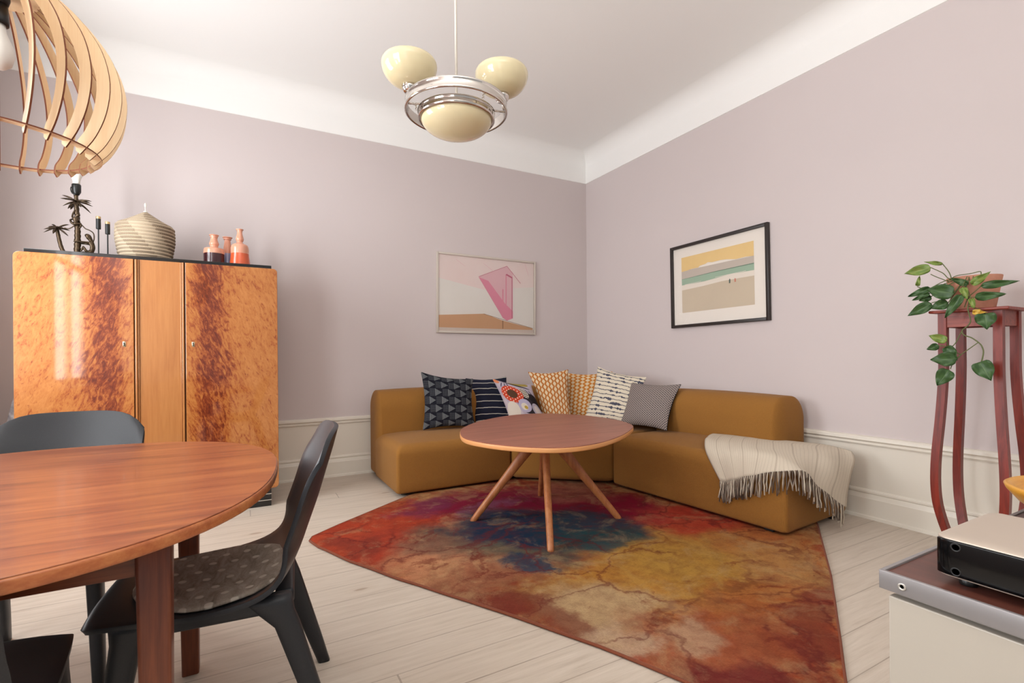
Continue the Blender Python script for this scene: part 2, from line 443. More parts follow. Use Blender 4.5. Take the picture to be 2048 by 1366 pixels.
    mot = m.noise(co, 5, 6, .7, .5); col = m.mix(mot.ss(.5, .68)*.28, col, (200, 168, 122))
    wv = m.noise(m.co('Object', (260, 60, 1), (0, 0, R(33))), 1, 2, .7); wv2 = m.noise(m.co('Object', (60, 260, 1), (0, 0, R(33))), 1, 2, .7)
    col = m.mix((wv+wv2).ss(.8, 1.3)*.22, col, (60, 28, 22))
    col = m.mix(.22, col, (40, 22, 20), 'MULTIPLY')
    return m.set(col, wv+wv2, .5, .003)
rp = [(-3.255, -1.60), (-3.235, -1.545), (-3.06, -1.405), (-2.555, -1.045), (-1.75, -.50), (-.95, -.45), (-.35, -1.9), (-.36, -2.83), (-.43, -2.90), (-1.116, -3.351), (-1.891, -3.815), (-2.12, -3.955), (-2.19, -3.93), (-2.323, -3.565), (-2.448, -3.261), (-2.654, -2.859), (-2.937, -2.358), (-3.107, -2.022), (-3.225, -1.73)]
dense = []
for i in range(len(rp)):
    a = Vector(rp[i]); b = Vector(rp[(i+1) % len(rp)]); k = max(1, int((b-a).length/.04))
    for j in range(k):
        q = a.lerp(b, j/k); w_ = .004*noise.noise(Vector((q.x*4, q.y*4, 0))); dense.append((q.x+w_, q.y+w_))
mb = MB(); mb.add(*prism(dense, .001, .013, .005, 2))
rug = tag(link('area_rug', mb.done(), rug_mat()), 'large tie-dyed wool rug in rust, magenta, blue and ochre on the pale floor', 'rug')
link('bound_edge', (lambda m_: (m_.add(*tube([(q[0], q[1], .008) for q in dense+dense[:1]], .0062, 6)), m_.done())[1])(MB()),
     fabric('rust_binding_yarn', (96, 46, 34), (150, 88, 62)), rug)

# ------------------------------------------------------------------ sofa
SOFA = fabric('ochre_wool', (122, 80, 34), (168, 118, 57))
sp = (-1.6, -1.2, 0)
sofa = thing('sectional_sofa', 'low ochre wool corner sofa along both walls behind the rug', 'sofa', sp)
def spart(name, m_, mat=SOFA): return link(name, m_, mat, sofa, sp)
spart('backrest', boxm(-2.575, -1.60, -.40, -.045, .035, .775, .045, .13, .16, .03, n=6, mid=6, crown=.012))
spart('seat_base', softblock(-2.575, -1.585, -1.005, -.30, .03, .405, .025, .075, .085, .022, fr=(.9, .7, 1, .4)))
# corner seat with cut front
mb = MB(); cp = [(-1.578, -.33), (-1.578, -1.02), (-.965, -1.545), (-.33, -1.50), (-.33, -.33)]
mb.add(*prism(cp, .03, .42, .06, 5)); spart('seat_base', mb.done(True, 50))
spart('backrest', boxm(-1.59, -.045, -.40, -.05, .035, .76, .05, .13, .16, .03, n=6, mid=4))
spart('backrest', boxm(-.42, -.05, -1.49, -.10, .035, .76, .13, .05, .16, .03, n=6, mid=4))
# right module, turned a little
def rot_about(m_, px, py, ang):
    mt = Matrix.Translation((px, py, 0)) @ Matrix.Rotation(ang, 4, 'Z') @ Matrix.Translation((-px, -py, 0)); m_.transform(mt); return m_
RA = R(4.5)
q = softblock(-.952, -.20, -2.965, -1.565, .03, .428, .025, .075, .09, .022, fr=(1, .3, .8, 1)); spart('seat_base', rot_about(q, -.95, -1.565, RA))
q = boxm(-.44, -.055, -2.625, -1.50, .045, .775, .14, .05, .17, .03, n=6, mid=6, crown=.01); spart('backrest', rot_about(q, -.1, -1.5, R(1.0)))
for (x, y) in [(-2.50, -.93), (-1.66, -.93), (-2.50, -.12), (-.80, -2.84), (-.22, -2.86), (-.86, -1.66), (-.3, -.5)]:
    z0 = .0 if (x, y) in ((-2.5, -.12), (-.22, -2.86), (-.3, -.5)) else .0135
    spart('foot', boxm(x-.03, x+.03, y-.03, y+.03, z0, .034, .006, .006, .004, n=1), plain('black_plastic', (18, 18, 18), .6))

# ------------------------------------------------------------------ cushions
def cushion(name, label, corners, mat, thick=.075, group=None, back=None):
    TL, TR, BL, BR = [Vector(c) for c in corners]
    c = (TL+TR+BL+BR)/4
    nrm = (TR-TL+BR-BL).cross(TL-BL+TR-BR).normalized()
    if nrm.dot(CAM-c) < 0: nrm = -nrm
    N = 22; V = []; F = []; uv = []
    for side in (1, -1):
        for j in range(N+1):
            for i in range(N+1):
                s_, t = i/N*2-1, j/N*2-1
                # pinch the edges inwards between the corners
                ps = s_*(1-.115*(1-t*t)*abs(s_)**3); pt = t*(1-.115*(1-s_*s_)*abs(t)**3)
                a, b = (ps+1)/2, (pt+1)/2
                p = (BL*(1-a)+BR*a)*(1-b)+(TL*(1-a)+TR*a)*b
                h = max(0, (1-s_**2))**.55*max(0, (1-t**2))**.55
                h *= 1+.10*noise.noise(Vector((s_*1.7+c.x*9, t*1.7, side)))
                h += .018*noise.noise(Vector((s_*4+c.y*7, t*4, side*3)))*(1-h)*min(1, 6*(1-max(abs(s_), abs(t))))
                p = p + nrm*side*(thick*h+.0015)
                V.append(p-c); uv.append((i/N, j/N))
        o = 0 if side == 1 else (N+1)**2
        for j in range(N):
            for i in range(N):
                q = [o+j*(N+1)+i, o+j*(N+1)+i+1, o+(j+1)*(N+1)+i+1, o+(j+1)*(N+1)+i]
                F.append(q if side == 1 else q[::-1])
    n1 = (N+1)**2
    rim = [i for i in range(N+1)]+[j*(N+1)+N for j in range(1, N+1)]+[N*(N+1)+i for i in range(N-1, -1, -1)]+[j*(N+1) for j in range(N-1, 0, -1)]
    nf = len(F)
    for k in range(len(rim)):
        a, b = rim[k], rim[(k+1) % len(rim)]; F.append([b, a, a+n1, b+n1])
    mi = [0]*(nf//2)+[1 if back else 0]*(nf//2)+[1 if back else 0]*len(rim)
    me = mesh(V, F, True, uv, mi)
    bm = bmesh.new(); bm.from_mesh(me); bmesh.ops.recalc_face_normals(bm, faces=bm.faces); bm.to_mesh(me); bm.free()
    o = link(name, me, [mat, back] if back else mat); o.location = c
    md = o.modifiers.new('sub', 'SUBSURF'); md.levels = 1; md.render_levels = 1
    return tag(o, label, 'cushion', group)
def cm(name): 
    m = Mat(name, .9, spec=.12); x, y, z = m.xyz(m.co('UV')); return m, x, y
def weave(m, col):
    n = m.noise(m.co('UV', (220, 220, 1)), 1, 2, .8); return m.set(m.mix(n*.25, col, (60, 45, 35)), n, .35, .0015)
# navy with white triangles
m, x, y = cm('navy_triangle_print')
ro = (y*7.0).fl(); fy = (y*7.0).fr(); sh = (ro*.5).fr()
cxx = x*4.2+sh; fx = cxx.fr()
w_ = (1-fx/.52)*.47
tri = (fy-.5).abs().lt(w_)*fx.lt(.52)
stripes = (fx*15.0).fr().lt(.45)
chk = ((x*60.0).fr().gt(.55))*((y*58.0).fr().gt(.5))*(fx.gt(.54))*((fy-.5).abs().lt(.46))
col = m.mix((tri*stripes)*.55, (17, 22, 34), (176, 180, 180)); col = m.mix(chk*.30, col, (170, 175, 178))
MTRI = weave(m, col)
# navy stripes
m, x, y = cm('navy_stripe_print')
wv = m.noise(m.co('UV', (5, 2, 1)), 1, 2)*.03
t = ((y+wv+x*.03)*7.3).fr()
MNAV = weave(m, m.mix(t.gt(.42)*t.lt(.53), m.mix(m.noise(m.co('UV', (3, 30, 1)), 1, 3), (24, 27, 38), (34, 42, 66)), (208, 202, 190)))
# ochre lattice of pale lozenges
def lozenge(name, c0, rot, nx, ny):
    m, x, y = cm(name)
    a = (x*nx).fr()-.5; b = (y*ny+((x*nx).fl()*.5).fr()*1.0).fr()-.5
    dmd = (a.abs()*1.0+b.abs()*1.0); nz = m.noise(m.co('UV', (40, 40, 1)), 1, 2)
    return weave(m, m.mix((dmd+(nz-.5)*.12).lt(.48), c0, (226, 205, 170)))
MOC1 = lozenge('ochre_lozenge_print', (184, 112, 52), 0, 11, 9)
MOC2 = lozenge('pale_ochre_lozenge_print', (200, 128, 56), 0, 9, 13)
# white with navy tie dye lines
m, x, y = cm('indigo_tie_dye_print')
wv = m.noise(m.co('UV', (7, 3, 1)), 1, 4, .7)
t = ((y+(wv-.5)*.06+x*.03)*14.0); k = t.fl(); f = t.fr()
bl = m.noise(m.vec(x*9.0, k*3.7, 0), 1, 3, .6)
wd = bl.ss(.48, .72)*.42+.10
MWHT = weave(m, m.mix((f-.5).abs().lt(wd*.8)*.92, (224, 212, 190), (46, 54, 84)))
# small grey lattice
m, x, y = cm('grey_lattice_print')
a = (x*21.0+y*3.0).fr()-.5; b = (y*21.0-x*3.0).fr()-.5
e = (a*a+b*b).pw(.5); MGRY = weave(m, m.mix(e.gt(.27)*e.lt(.50), (66, 62, 68), (172, 158, 150)))
# floral
m, x, y = cm('floral_print')
def disc(cx_, cy, rx, ry, ang=0):
    ca, sa = math.cos(R(ang)), math.sin(R(ang)); dx = x-cx_; dy = y-cy
    a = (dx*ca+dy*sa)/rx; b = (dy*ca-dx*sa)/ry; return (a*a+b*b).pw(.5)
bgn = m.noise(m.co('UV', (3, 3, 1)), 1, 2)
col = m.mix(bgn.ss(.45, .6), (176, 164, 176), (192, 178, 184))
col = m.mix(disc(.62, .97, .26, .07, -8).lt(1), col, (158, 138, 72))
col = m.mix(disc(.55, .90, .34, .02, -14).lt(1), col, (40, 38, 42))
for (cx_, cy, an) in [(.16, .88, 60), (.24, .86, 75), (.32, .88, 95), (.68, .78, -35), (.76, .74, -50), (.85, .72, -60)]:
    col = m.mix(disc(cx_, cy, .075, .012, an).lt(1), col, (52, 52, 78))
col = m.mix(disc(.80, .45, .24, .25, -30).lt(1), col, (34, 30, 34))
col = m.mix(disc(.60, .42, .22, .20, -40).lt(1), col, (44, 40, 46))
col = m.mix(disc(.66, .70, .09, .13, 30).lt(1), col, (206, 196, 178))
col = m.mix(((y*26.0-x*9.0).fr().lt(.4))*disc(.66, .70, .09, .13, 30).lt(.95), col, (60, 50, 54))
col = m.mix(disc(.34, .66, .27, .20, -6).lt(1), col, (196, 66, 42))
fx = (x*15.0).fr()-.5; fy = (y*15.0+((x*15.0).fl()*.5).fr()).fr()-.5
col = m.mix(((fx*fx+fy*fy).pw(.5).lt(.22))*disc(.34, .66, .27, .20, -6).lt(.93), col, (240, 214, 190))
col = m.mix(disc(.34, .66, .13, .10).lt(1), col, (84, 58, 42))
col = m.mix(disc(.55, .40, .17, .15, 30).lt(1), col, (176, 168, 190)); col = m.mix(disc(.53, .38, .09, .08, 30).lt(1), col, (216, 204, 186)); col = m.mix(disc(.56, .36, .045, .04).lt(1), col, (176, 146, 62))
col = m.mix(disc(.84, .30, .12, .17, 15).lt(1), col, (168, 158, 170)); col = m.mix(disc(.84, .30, .07, .11, 15).lt(1), col, (198, 184, 178))
col = m.mix(disc(.20, .28, .17, .22, -30).lt(1), col, (214, 202, 188)); col = m.mix(disc(.27, .06, .10, .07, 0).lt(1), col, (196, 70, 50))
col = m.mix(disc(.07, .95, .07, .05, 0).lt(1), col, (214, 132, 92))
MFLO = weave(m, col)
CU = {
'tri': [[-2.185, -0.4, 0.943], [-1.703, -0.493, 0.869], [-2.214, -0.532, 0.428], [-1.74, -0.621, 0.428]],
'navy': [[-1.686, -0.251, 0.865], [-1.277, -0.35, 0.876], [-1.657, -0.435, 0.43], [-1.282, -0.515, 0.43]],
'floral': [[-1.494, -0.459, 0.862], [-1.145, -0.605, 0.803], [-1.399, -0.659, 0.431], [-1.065, -0.796, 0.432]],
'och1': [[-1.112, -0.486, 0.921], [-0.761, -0.69, 0.943], [-1.042, -0.672, 0.428], [-0.80, -0.80, 0.428]],
'och2': [[-0.683, -0.527, 0.902], [-0.294, -0.808, 0.915], [-0.775, -0.625, 0.428], [-0.497, -0.846, 0.428]],
'white': [[-0.552, -0.884, 0.972], [-0.359, -1.354, 0.875], [-0.768, -0.914, 0.429], [-0.581, -1.381, 0.43]],
'grey': [[-0.463, -1.245, 0.830], [-0.367, -1.767, 0.832], [-0.637, -1.283, 0.442], [-0.573, -1.796, 0.455]]}
G = 'scatter cushions on the corner sofa'
cushion('cushion', 'navy cushion printed with small pale triangles, leftmost on the ochre sofa', CU['tri'], MTRI, .06, G)
cushion('cushion', 'navy cushion with thin white horizontal stripes on the ochre sofa', CU['navy'], MNAV, .055, G)
cushion('cushion', 'lilac floral cushion with a large red flower on the ochre sofa', CU['floral'], MFLO, .055, G)
cushion('cushion', 'rust cushion with tall cream lozenges, right beside the floral cushion', CU['och1'], MOC1, .055, G)
cushion('cushion', 'ochre cushion with flat cream lozenges, half behind the white striped cushion', CU['och2'], MOC2, .05, G)
cushion('cushion', 'cream cushion with blotchy indigo tie-dye lines on the ochre sofa', CU['white'], MWHT, .055, G)
cushion('cushion', 'grey cushion with fine lattice print and dark back, rightmost on the sofa', CU['grey'], MGRY, .06, G, plain('black_cotton', (22, 22, 28), .95))

# ------------------------------------------------------------------ throw with fringe
def throw_mat():
    m = Mat('cream_wool_throw', .95, spec=.1); x, y, z = m.xyz(m.co('UV'))
    n = m.noise(m.co('UV', (160, 200, 1)), 1, 2, .8); st = (x*9.0).fr(); st2 = (x*54.0).fr()
    c = m.mix(n*.5, (214, 202, 184), (186, 172, 154)); c = m.mix(st.lt(.08)*.35, c, (150, 134, 118)); c = m.mix(st2.lt(.25)*.18, c, (160, 146, 128))
    return m.set(c, n+st2.lt(.25)*-.6, .5, .003)
net = [  # rows from the back edge down to the fringe edge
 [(-.445, -2.135, .464), (-.40, -2.27, .468), (-.37, -2.40, .470), (-.34, -2.53, .470), (-.26, -2.70, .468), (-.20, -2.84, .462), (-.17, -2.97, .44)],
 [(-.55, -2.19, .470), (-.51, -2.31, .474), (-.48, -2.43, .476), (-.45, -2.56, .476), (-.40, -2.72, .474), (-.32, -2.90, .458), (-.20, -3.005, .395)],
 [(-.66, -2.26, .474), (-.63, -2.38, .477), (-.60, -2.50, .478), (-.57, -2.64, .476), (-.53, -2.80, .470), (-.44, -2.975, .425), (-.26, -3.015, .32)],
 [(-.77, -2.33, .468), (-.75, -2.46, .470), (-.72, -2.58, .472), (-.69, -2.72, .470), (-.65, -2.88, .456), (-.53, -3.01, .36), (-.31, -3.022, .24)],
 [(-.862, -2.42, .40), (-.85, -2.55, .415), (-.82, -2.66, .435), (-.79, -2.80, .450), (-.75, -2.965, .425), (-.60, -3.025, .31), (-.345, -3.03, .175)],
 [(-.888, -2.545, .245), (-.880, -2.62, .27), (-.872, -2.70, .305), (-.862, -2.82, .35), (-.815, -3.03, .405), (-.63, -3.035, .275), (-.36, -3.035, .125)]]
tl = thing('throw_blanket', 'cream woven throw with tasselled edge draped over the right end of the sofa', 'blanket', (-.6, -2.7, .47))
rows = [crom(rw, 6) for rw in net]; nc = len(rows[0]); G2 = []
cols_ = [crom([rw[i] for rw in rows], 6) for i in range(nc)]; nr = len(cols_[0])
V = []; uv = []; F = []
for j in range(nr):
    for i in range(nc):
        p = cols_[i][j].copy(); q = j/(nr-1)
        p += Vector((-.5, -.5, .6)).normalized()*(.016+.007*q*math.sin(i*1.05+.6*math.sin(j*.25)))
        V.append(p); uv.append((i/(nc-1), q))
for j in range(nr-1):
    for i in range(nc-1): F.append([j*nc+i, j*nc+i+1, (j+1)*nc+i+1, (j+1)*nc+i])
o = link('cloth', mesh(V, F, True, uv), throw_mat(), tl, (-.6, -2.7, .47))
md = o.modifiers.new('s', 'SOLIDIFY'); md.thickness = .006; md.offset = 1
edge = [V[(nr-1)*nc+i] for i in range(nc)]; fm = MB(); rnd = random.Random(3)
NT = 140
for k in range(NT):
    t = .02+k/NT*(nc-1)*.975; i = min(int(t), nc-2); p = edge[i].lerp(edge[i+1], t-i)
    L = .10+rnd.random()*.04; out = Vector((-.7, -.2, 0)) if t/(nc-1) < .62 else Vector((-.1, -.75, 0))
    pts = [p]; cx_, cy_ = rnd.uniform(-.018, .018), rnd.uniform(-.014, .014)
    for s_ in range(1, 6):
        pts.append(p+Vector((cx_*s_/4+rnd.uniform(-.002, .002)+out.x*.004, cy_*s_/4+rnd.uniform(-.002, .002)+out.y*.004, -L*s_/5)))
    fm.add(*tube(pts, [.0030, .0038, .0032, .0040, .0032, .0036], 5), k % 3)
fo = link('fringe', fm.done(), [plain('fringe_grey', (98, 84, 74), .95), plain('fringe_cream', (196, 184, 166), .95), plain('fringe_taupe', (134, 118, 104), .95)], tl, (-.6, -2.7, .47))
fo['kind'] = 'stuff'; fo['label'] = 'mixed grey and cream yarn fringe'
# ------------------------------------------------------------------ coffee table
TEAK = wood('teak_top', (158, 98, 76), (140, 82, 62), (112, 60, 46), .38, 'x', .8, spec=.4)
BEECH = wood('beech_legs', (186, 122, 74), (168, 102, 60), (138, 78, 44), .4, 'z', 1.0)
EDGE = plain('pale_edge_band', (214, 152, 96), .4)
cp = (-1.83, -1.95, 0)
ct = thing('coffee_table', 'rounded teak coffee table on four splayed legs standing on the dyed rug', 'coffee table', cp)
ol = [(-2.376, -1.772), (-2.46, -2.034), (-2.425, -2.24), (-2.33, -2.42), (-2.2, -2.545), (-2.066, -2.588), (-1.879, -2.563), (-1.642, -2.454), (-1.413, -2.296), (-1.265, -2.149), (-1.182, -1.927), (-1.175, -1.69), (-1.242, -1.456), (-1.399, -1.26), (-1.6, -1.205), (-1.815, -1.254), (-2.063, -1.402), (-2.259, -1.59)]
ol = [(p.x, p.y) for p in crom([(a, b, 0) for a, b in ol], 5, True)]
cen = Vector((sum(p[0] for p in ol)/len(ol), sum(p[1] for p in ol)/len(ol)))
def inset(o_, k): return [(cen.x+(x-cen.x)*k, cen.y+(y-cen.y)*k) for x, y in o_]
link('tabletop', (lambda m_: (m_.add(*prism(inset(ol, .997), .588, .600, .0015, 1)), m_.done(True, 40))[1])(MB()), TEAK, ct, cp)
link('edge_band', (lambda m_: (m_.add(*prism(ol, .570, .597, .005, 2)), m_.done(True, 50))[1])(MB()), EDGE, ct, cp)
hub = Vector((-1.87, -1.985, 0))
mb = MB(); mb.add(*lathe([(0, .50), (.03, .50), (.045, .51), (.075, .569), (0, .569)], 24, hub)); link('hub', mb.done(), BEECH, ct, cp)
for fx, fy in [(-2.286, -1.778), (-2.122, -2.431), (-1.453, -2.205), (-1.617, -1.52)]:
    f = Vector((fx, fy, .014)); dr = (f-hub); dr.z = 0; dr.normalize()
    pts = crom([hub+dr*.015+Vector((0, 0, .545)), hub+dr*.08+Vector((0, 0, .505)), hub+dr*.24+Vector((0, 0, .305)), f-dr*.01+Vector((0, 0, .02)), f], 5)
    side = Vector((-dr.y, dr.x, 0)); V = []; F = []; n = 14; K = len(pts)
    for i, p in enumerate(pts):
        t = i/(K-1); tg = (pts[min(i+1, K-1)]-pts[max(i-1, 0)]).normalized(); nn = side.cross(tg)
        wv = .0165+.034*(1-t)**2.2+.008*(1-t); wh = .0165+.012*(1-t)
        if i == K-1: wv = wh = .012
        for k in range(n):
            g = 2*math.pi*k/n; V.append(p+nn*wv*math.cos(g)+side*wh*math.sin(g))
    for i in range(K-1):
        for k in range(n): F.append([i*n+k, i*n+(k+1) % n, (i+1)*n+(k+1) % n, (i+1)*n+k])
    F.append(list(range(n))); F.append([(K-1)*n+k for k in range(n)])
    mb = MB(); mb.add(V, F); link('leg', mb.done(), BEECH, ct, cp)

# ------------------------------------------------------------------ dining table
TK2 = wood('oiled_teak', (158, 92, 52), (134, 70, 40), (84, 40, 24), .32, 'x', .8, coat=.15)
TKL = wood('dark_teak_leg', (124, 66, 40), (104, 52, 32), (76, 36, 22), .4, 'z', 1.2)
TKA = wood('teak_apron', (132, 72, 42), (112, 58, 34), (84, 42, 26), .4, 'x', 1.2)
dp = (-4.12, -2.99, 0); da = R(-6)
dt = thing('dining_table', 'large rounded teak dining table in the left foreground', 'dining table', dp)
ol = []
for k in range(96):
    a = 2*math.pi*k/96; c_, s_ = math.cos(a), math.sin(a); n_ = 2/2.4
    X_ = .62*abs(c_)**n_*(1 if c_ > 0 else -1); Y_ = .70*abs(s_)**n_*(1 if s_ > 0 else -1)
    ol.append((dp[0]+X_*math.cos(da)-Y_*math.sin(da), dp[1]+X_*math.sin(da)+Y_*math.cos(da)))
cen = Vector((dp[0], dp[1]))
link('tabletop', (lambda m_: (m_.add(*prism(inset(ol, .995), .742, .750, .001, 1)), m_.done(True, 40))[1])(MB()), TK2, dt, dp)
link('edge_band', (lambda m_: (m_.add(*prism(ol, .722, .748, .006, 3)), m_.done(True, 60))[1])(MB()), wood('teak_edge', (190, 122, 72), (172, 98, 56), (150, 80, 44), .35, 'x', 1), dt, dp)
for (x, y) in [(-3.76, -3.40), (-3.76, -2.675), (-4.50, -3.40), (-4.50, -2.675)]:
    sx = 1 if x > -4.1 else -1; sy = 1 if y > -3 else -1
    mb = MB(); V, F = rbox(-.5, .5, -.5, .5, 0, .722, .14, .14, .002, n=2, mid=1)
    V = [Vector((x+v.x*(.050+.014*v.z/.72)*1.0 + sx*.004*(1-v.z/.72), y+v.y*(.048+.014*v.z/.72), v.z)) for v in V]
    mb.add(V, F); link('leg', mb.done(), TKL, dt, dp)
for (a, b, c_, e) in [(-4.47, -3.79, -3.415, -3.392), (-4.47, -3.79, -2.685, -2.662), (-3.772, -3.748, -3.37, -2.705), (-4.512, -4.488, -3.37, -2.705)]:
    link('apron', boxm(a, b, c_, e, .625, .723, .002, .002, .002, n=1), TKA, dt, dp)

# ------------------------------------------------------------------ dining chairs
def plast():
    m = Mat('charcoal_composite', .42, spec=.45); n = m.noise(m.co('Object'), 420, 2, .8)
    return m.set(m.mix(n.ss(.55, .75)*.35, (33, 35, 40), (64, 66, 70)), n, .12, .0006)
PL = plast()
PROF = [(.274, .438, .150), (.264, .446, .186), (.235, .447, .200), (.12, .436, .218), (.0, .428, .232), (-.09, .431, .240), (-.145, .447, .242), (-.183, .480, .240), (-.212, .530, .236), (-.238, .60, .232), (-.262, .67, .234), (-.284, .745, .238), (-.302, .805, .240), (-.314, .850, .240), (-.319, .868, .240)]
def make_chair(label, loc, rz, group):
    t = thing('dining_chair', label, 'chair', loc, rz, group)
    P = crom([Vector(p) for p in PROF], 3); NY = 18; V = []; F = []
    for i, p in enumerate(P):
        bk = min(1, max(0, (p.z-.45)/.12))          # 0 seat, 1 backrest
        rear = min(1, max(0, (.05-p.x)/.25))
        for j in range(NY+1):
            s_ = j/NY*2-1; hw = p.z*0+p[2]*0
            w_ = P_w[i]; y = w_*s_
            cup = s_*s_
            x = p.x + bk*cup*.055 + (1-bk)*rear*cup*.01; tp = min(1, max(0, (p.z-.68)/.188)); z = p.z - .075*tp*tp*abs(s_)**5 + (1-bk)*(rear*.030+.004)*abs(s_)**2.5 - (1-bk)*(1-rear)*.018*max(0, (p.x-.1)/.17)*abs(s_)**3
            V.append((x, y, z))
    for i in range(len(P)-1):
        for j in range(NY):
            a = i*(NY+1)+j; F.append([a, a+1, a+NY+2, a+NY+1])
    sh = link('shell', mesh(V, F, True), PL, t); md = sh.modifiers.new('s', 'SOLIDIFY'); md.thickness = .013; md.offset = -1 
    md = sh.modifiers.new('b', 'BEVEL'); md.width = .005; md.segments = 2; md.limit_method = 'ANGLE'; md.angle_limit = R(50)
    for sx, ft in ((1, .235), (-1, -.292)):
        for sy in (1, -1):
            top = Vector((.150 if sx > 0 else -.128, sy*.180, .432)); kn = Vector((sx*.182, sy*.183, .350)); foot = Vector((ft, sy*.205, 0))
            V = []; F = []; n = 12
            st = [(top, .066, .022), (top.lerp(kn, .25), .056, .024), (top.lerp(kn, .55), .044, .023), (kn, .033, .022), (kn.lerp(foot, .35), .029, .020), (kn.lerp(foot, .7), .025, .018), (foot, .020, .016)]
            for (c_, a_, b_) in st:
                for k in range(n):
                    g = 2*math.pi*k/n; cx_, sy_ = math.cos(g), math.sin(g)
                    V.append(c_+Vector((a_*abs(cx_)**.6*(1 if cx_ > 0 else -1), b_*abs(sy_)**.6*(1 if sy_ > 0 else -1), 0)))
            for i in range(len(st)-1):
                for k in range(n): F.append([i*n+k, i*n+(k+1) % n, (i+1)*n+(k+1) % n, (i+1)*n+k])
            F.append([(len(st)-1)*n+k for k in range(n)]); F.append(list(range(n)))
            mb = MB(); mb.add(V, F); link('leg', mb.done(), PL, t)
    mb = MB()
    for sy in (1, -1): mb.add(*rbox(-.17, .16, sy*.178-.022, sy*.178+.022, .388, .430, .01, .01, .012, n=2))
    mb.add(*rbox(-.20, -.15, -.15, .15, .385, .428, .01, .01, .012, n=2)); mb.add(*rbox(.15, .19, -.15, .15, .385, .424, .01, .01, .012, n=2))
    link('seat_frame', mb.done(), PL, t)
    return t
_pp = crom([Vector(p) for p in PROF], 3)
# third number of the profile is the half width, keep it apart from the height
P_w = [q.z for q in crom([Vector((a, b, c)) for a, b, c in PROF], 3)]
PROF = [(a, 0, b) for a, b, c in PROF]
GC = 'charcoal shell chairs round the dining table'
make_chair('charcoal shell chair with felt pad at the right end of the dining table', (-3.655, -3.01, 0), R(175), GC)
make_chair('charcoal shell chair behind the dining table, back against the burl cabinet', (-4.205, -2.40, 0), R(-92), GC)
make_chair('black shell chair in the bottom left corner, under the near side of the table', (-4.148, -3.432, 0), R(88), GC)
# felt pad
m = Mat('grey_felt', .97, spec=.05); x, y, z = m.xyz(m.co('Object'))
n = m.noise(m.co('Object', (30, 12, 10)), 1, 5, .7, 1.0); n2 = m.noise(m.co('Object'), 220, 2, .8)
rw = (y*17.0).fl(); gx = ((x*17.0+(rw*.5).fr())).fr()-.5; gy = (y*17.0).fr()-.5
dd = (gx*gx*1.0+gy*gy*1.0).pw(.5)
c = m.ramp(n*.8+n2*.2, [(.3, (116, 105, 95)), (.5, (154, 142, 130)), (.7, (180, 168, 155))]); c = m.mix((dd+(n2-.5)*.1).ss(.20, .14), c, (194, 183, 170))
FELT = m.set(c, n2*.5+dd.ss(.22, .10), .5, .003)
V, F = lathe([(0, .012), (.19, .012), (.202, .009), (.206, .003), (.202, 0), (0, 0)], 48)
def seatz(x):
    pts = [(.262, .444), (.235, .446), (.12, .436), (0, .428), (-.10, .430), (-.165, .444), (-.212, .475)]
    for (a, za), (b, zb) in zip(pts, pts[1:]):
        if x <= a and x >= b: return za+(zb-za)*(a-x)/(a-b)
    return .444 if x > 0 else .475
VV = []
# finer disc so it follows the seat
prof = [(rr, .013) for rr in (.0, .05, .1, .15, .19)]+[(.203, .010), (.208, .004), (.204, 0)]+[(rr, 0) for rr in (.15, .1, .05, 0)]
V, F = lathe(prof, 48)
for v in V:
    lx, ly = v[0]*.98, v[1]*1.03
    rear = min(1, max(0, (.05-lx)/.25)); s_ = ly/.235
    VV.append((lx, ly, seatz(lx)+.003+v[2]+rear*.030*abs(s_)**2.5+.004*abs(s_)**2.5))
mb = MB(); mb.add(VV, F); o = link('seat_pad', mb.done(), FELT); o.location = (-3.655, -3.01, 0); o.rotation_euler = (0, 0, R(175))
tag(o, 'round grey felt seat pad with pale dots on the right dining chair', 'seat pad')

# ------------------------------------------------------------------ cabinet
def burl(name, side):
    m = Mat(name, .3, spec=.3, coat=.9); m.b.inputs['Coat Roughness'].default_value = .05
    x, y, z = m.xyz(m.co('Object')); a = (x+4.07).abs()
    wn = m.noise(m.co('Object'), 3.0, 3, .5, 0, 1)
    v = m.vec(a*1.0, side*.7+0.0, z*1.0)
    def nz(sx, sz, scl, det, ro, di, ox=0):
        # streaks lean away from the centre
        return m.noise(m.vec((a+z*.35)*sx+ox, side*3.7, (z-a*.45)*sz), scl, det, ro, di)
    n1 = nz(11, 3.6, 2.6, 8, .62, 1.4); n2 = nz(36, 12, 1.6, 5, .6, 2.2, 4); n3 = nz(3, 2, 1.4, 3, .5, .4, 9)
    band = a.ss(.13, .26)*a.ss(.48, .30)          # dark feathery column
    f = n1*.50+n2*.30+n3*.2 - band*.135 + .035
    sp = nz(26, 9, 3.2, 3, .5, .6, 2).ss(.62, .70)*a.ss(.30, .5)
    c = m.ramp(f, [(.30, (84, 28, 13)), (.385, (114, 46, 20)), (.445, (148, 76, 34)), (.50, (168, 102, 48)), (.62, (182, 118, 62))])
    c = m.mix(sp*.75, c, (128, 58, 26))
    return m.set(c)
CABX0, CABX1, CABF = -4.786, -3.368, -.72
cb = (-4.07, -.39, 0)
cab = thing('cabinet', 'tall glossy flame birch cabinet with two doors and black top at the left', 'cabinet', cb)
HON = wood('honey_birch', (180, 122, 68), (168, 108, 58), (148, 88, 46), .3, 'z', .9, coat=.3, figure=.6)
BLK = Mat('black_lacquer', .18, (16, 15, 15), coat=.3).m
link('carcass', boxm(CABX0+.006, CABX1-.006, CABF+.03, -.06, .133, 1.726, .012, .01, .012, n=2), HON, cab, cb)
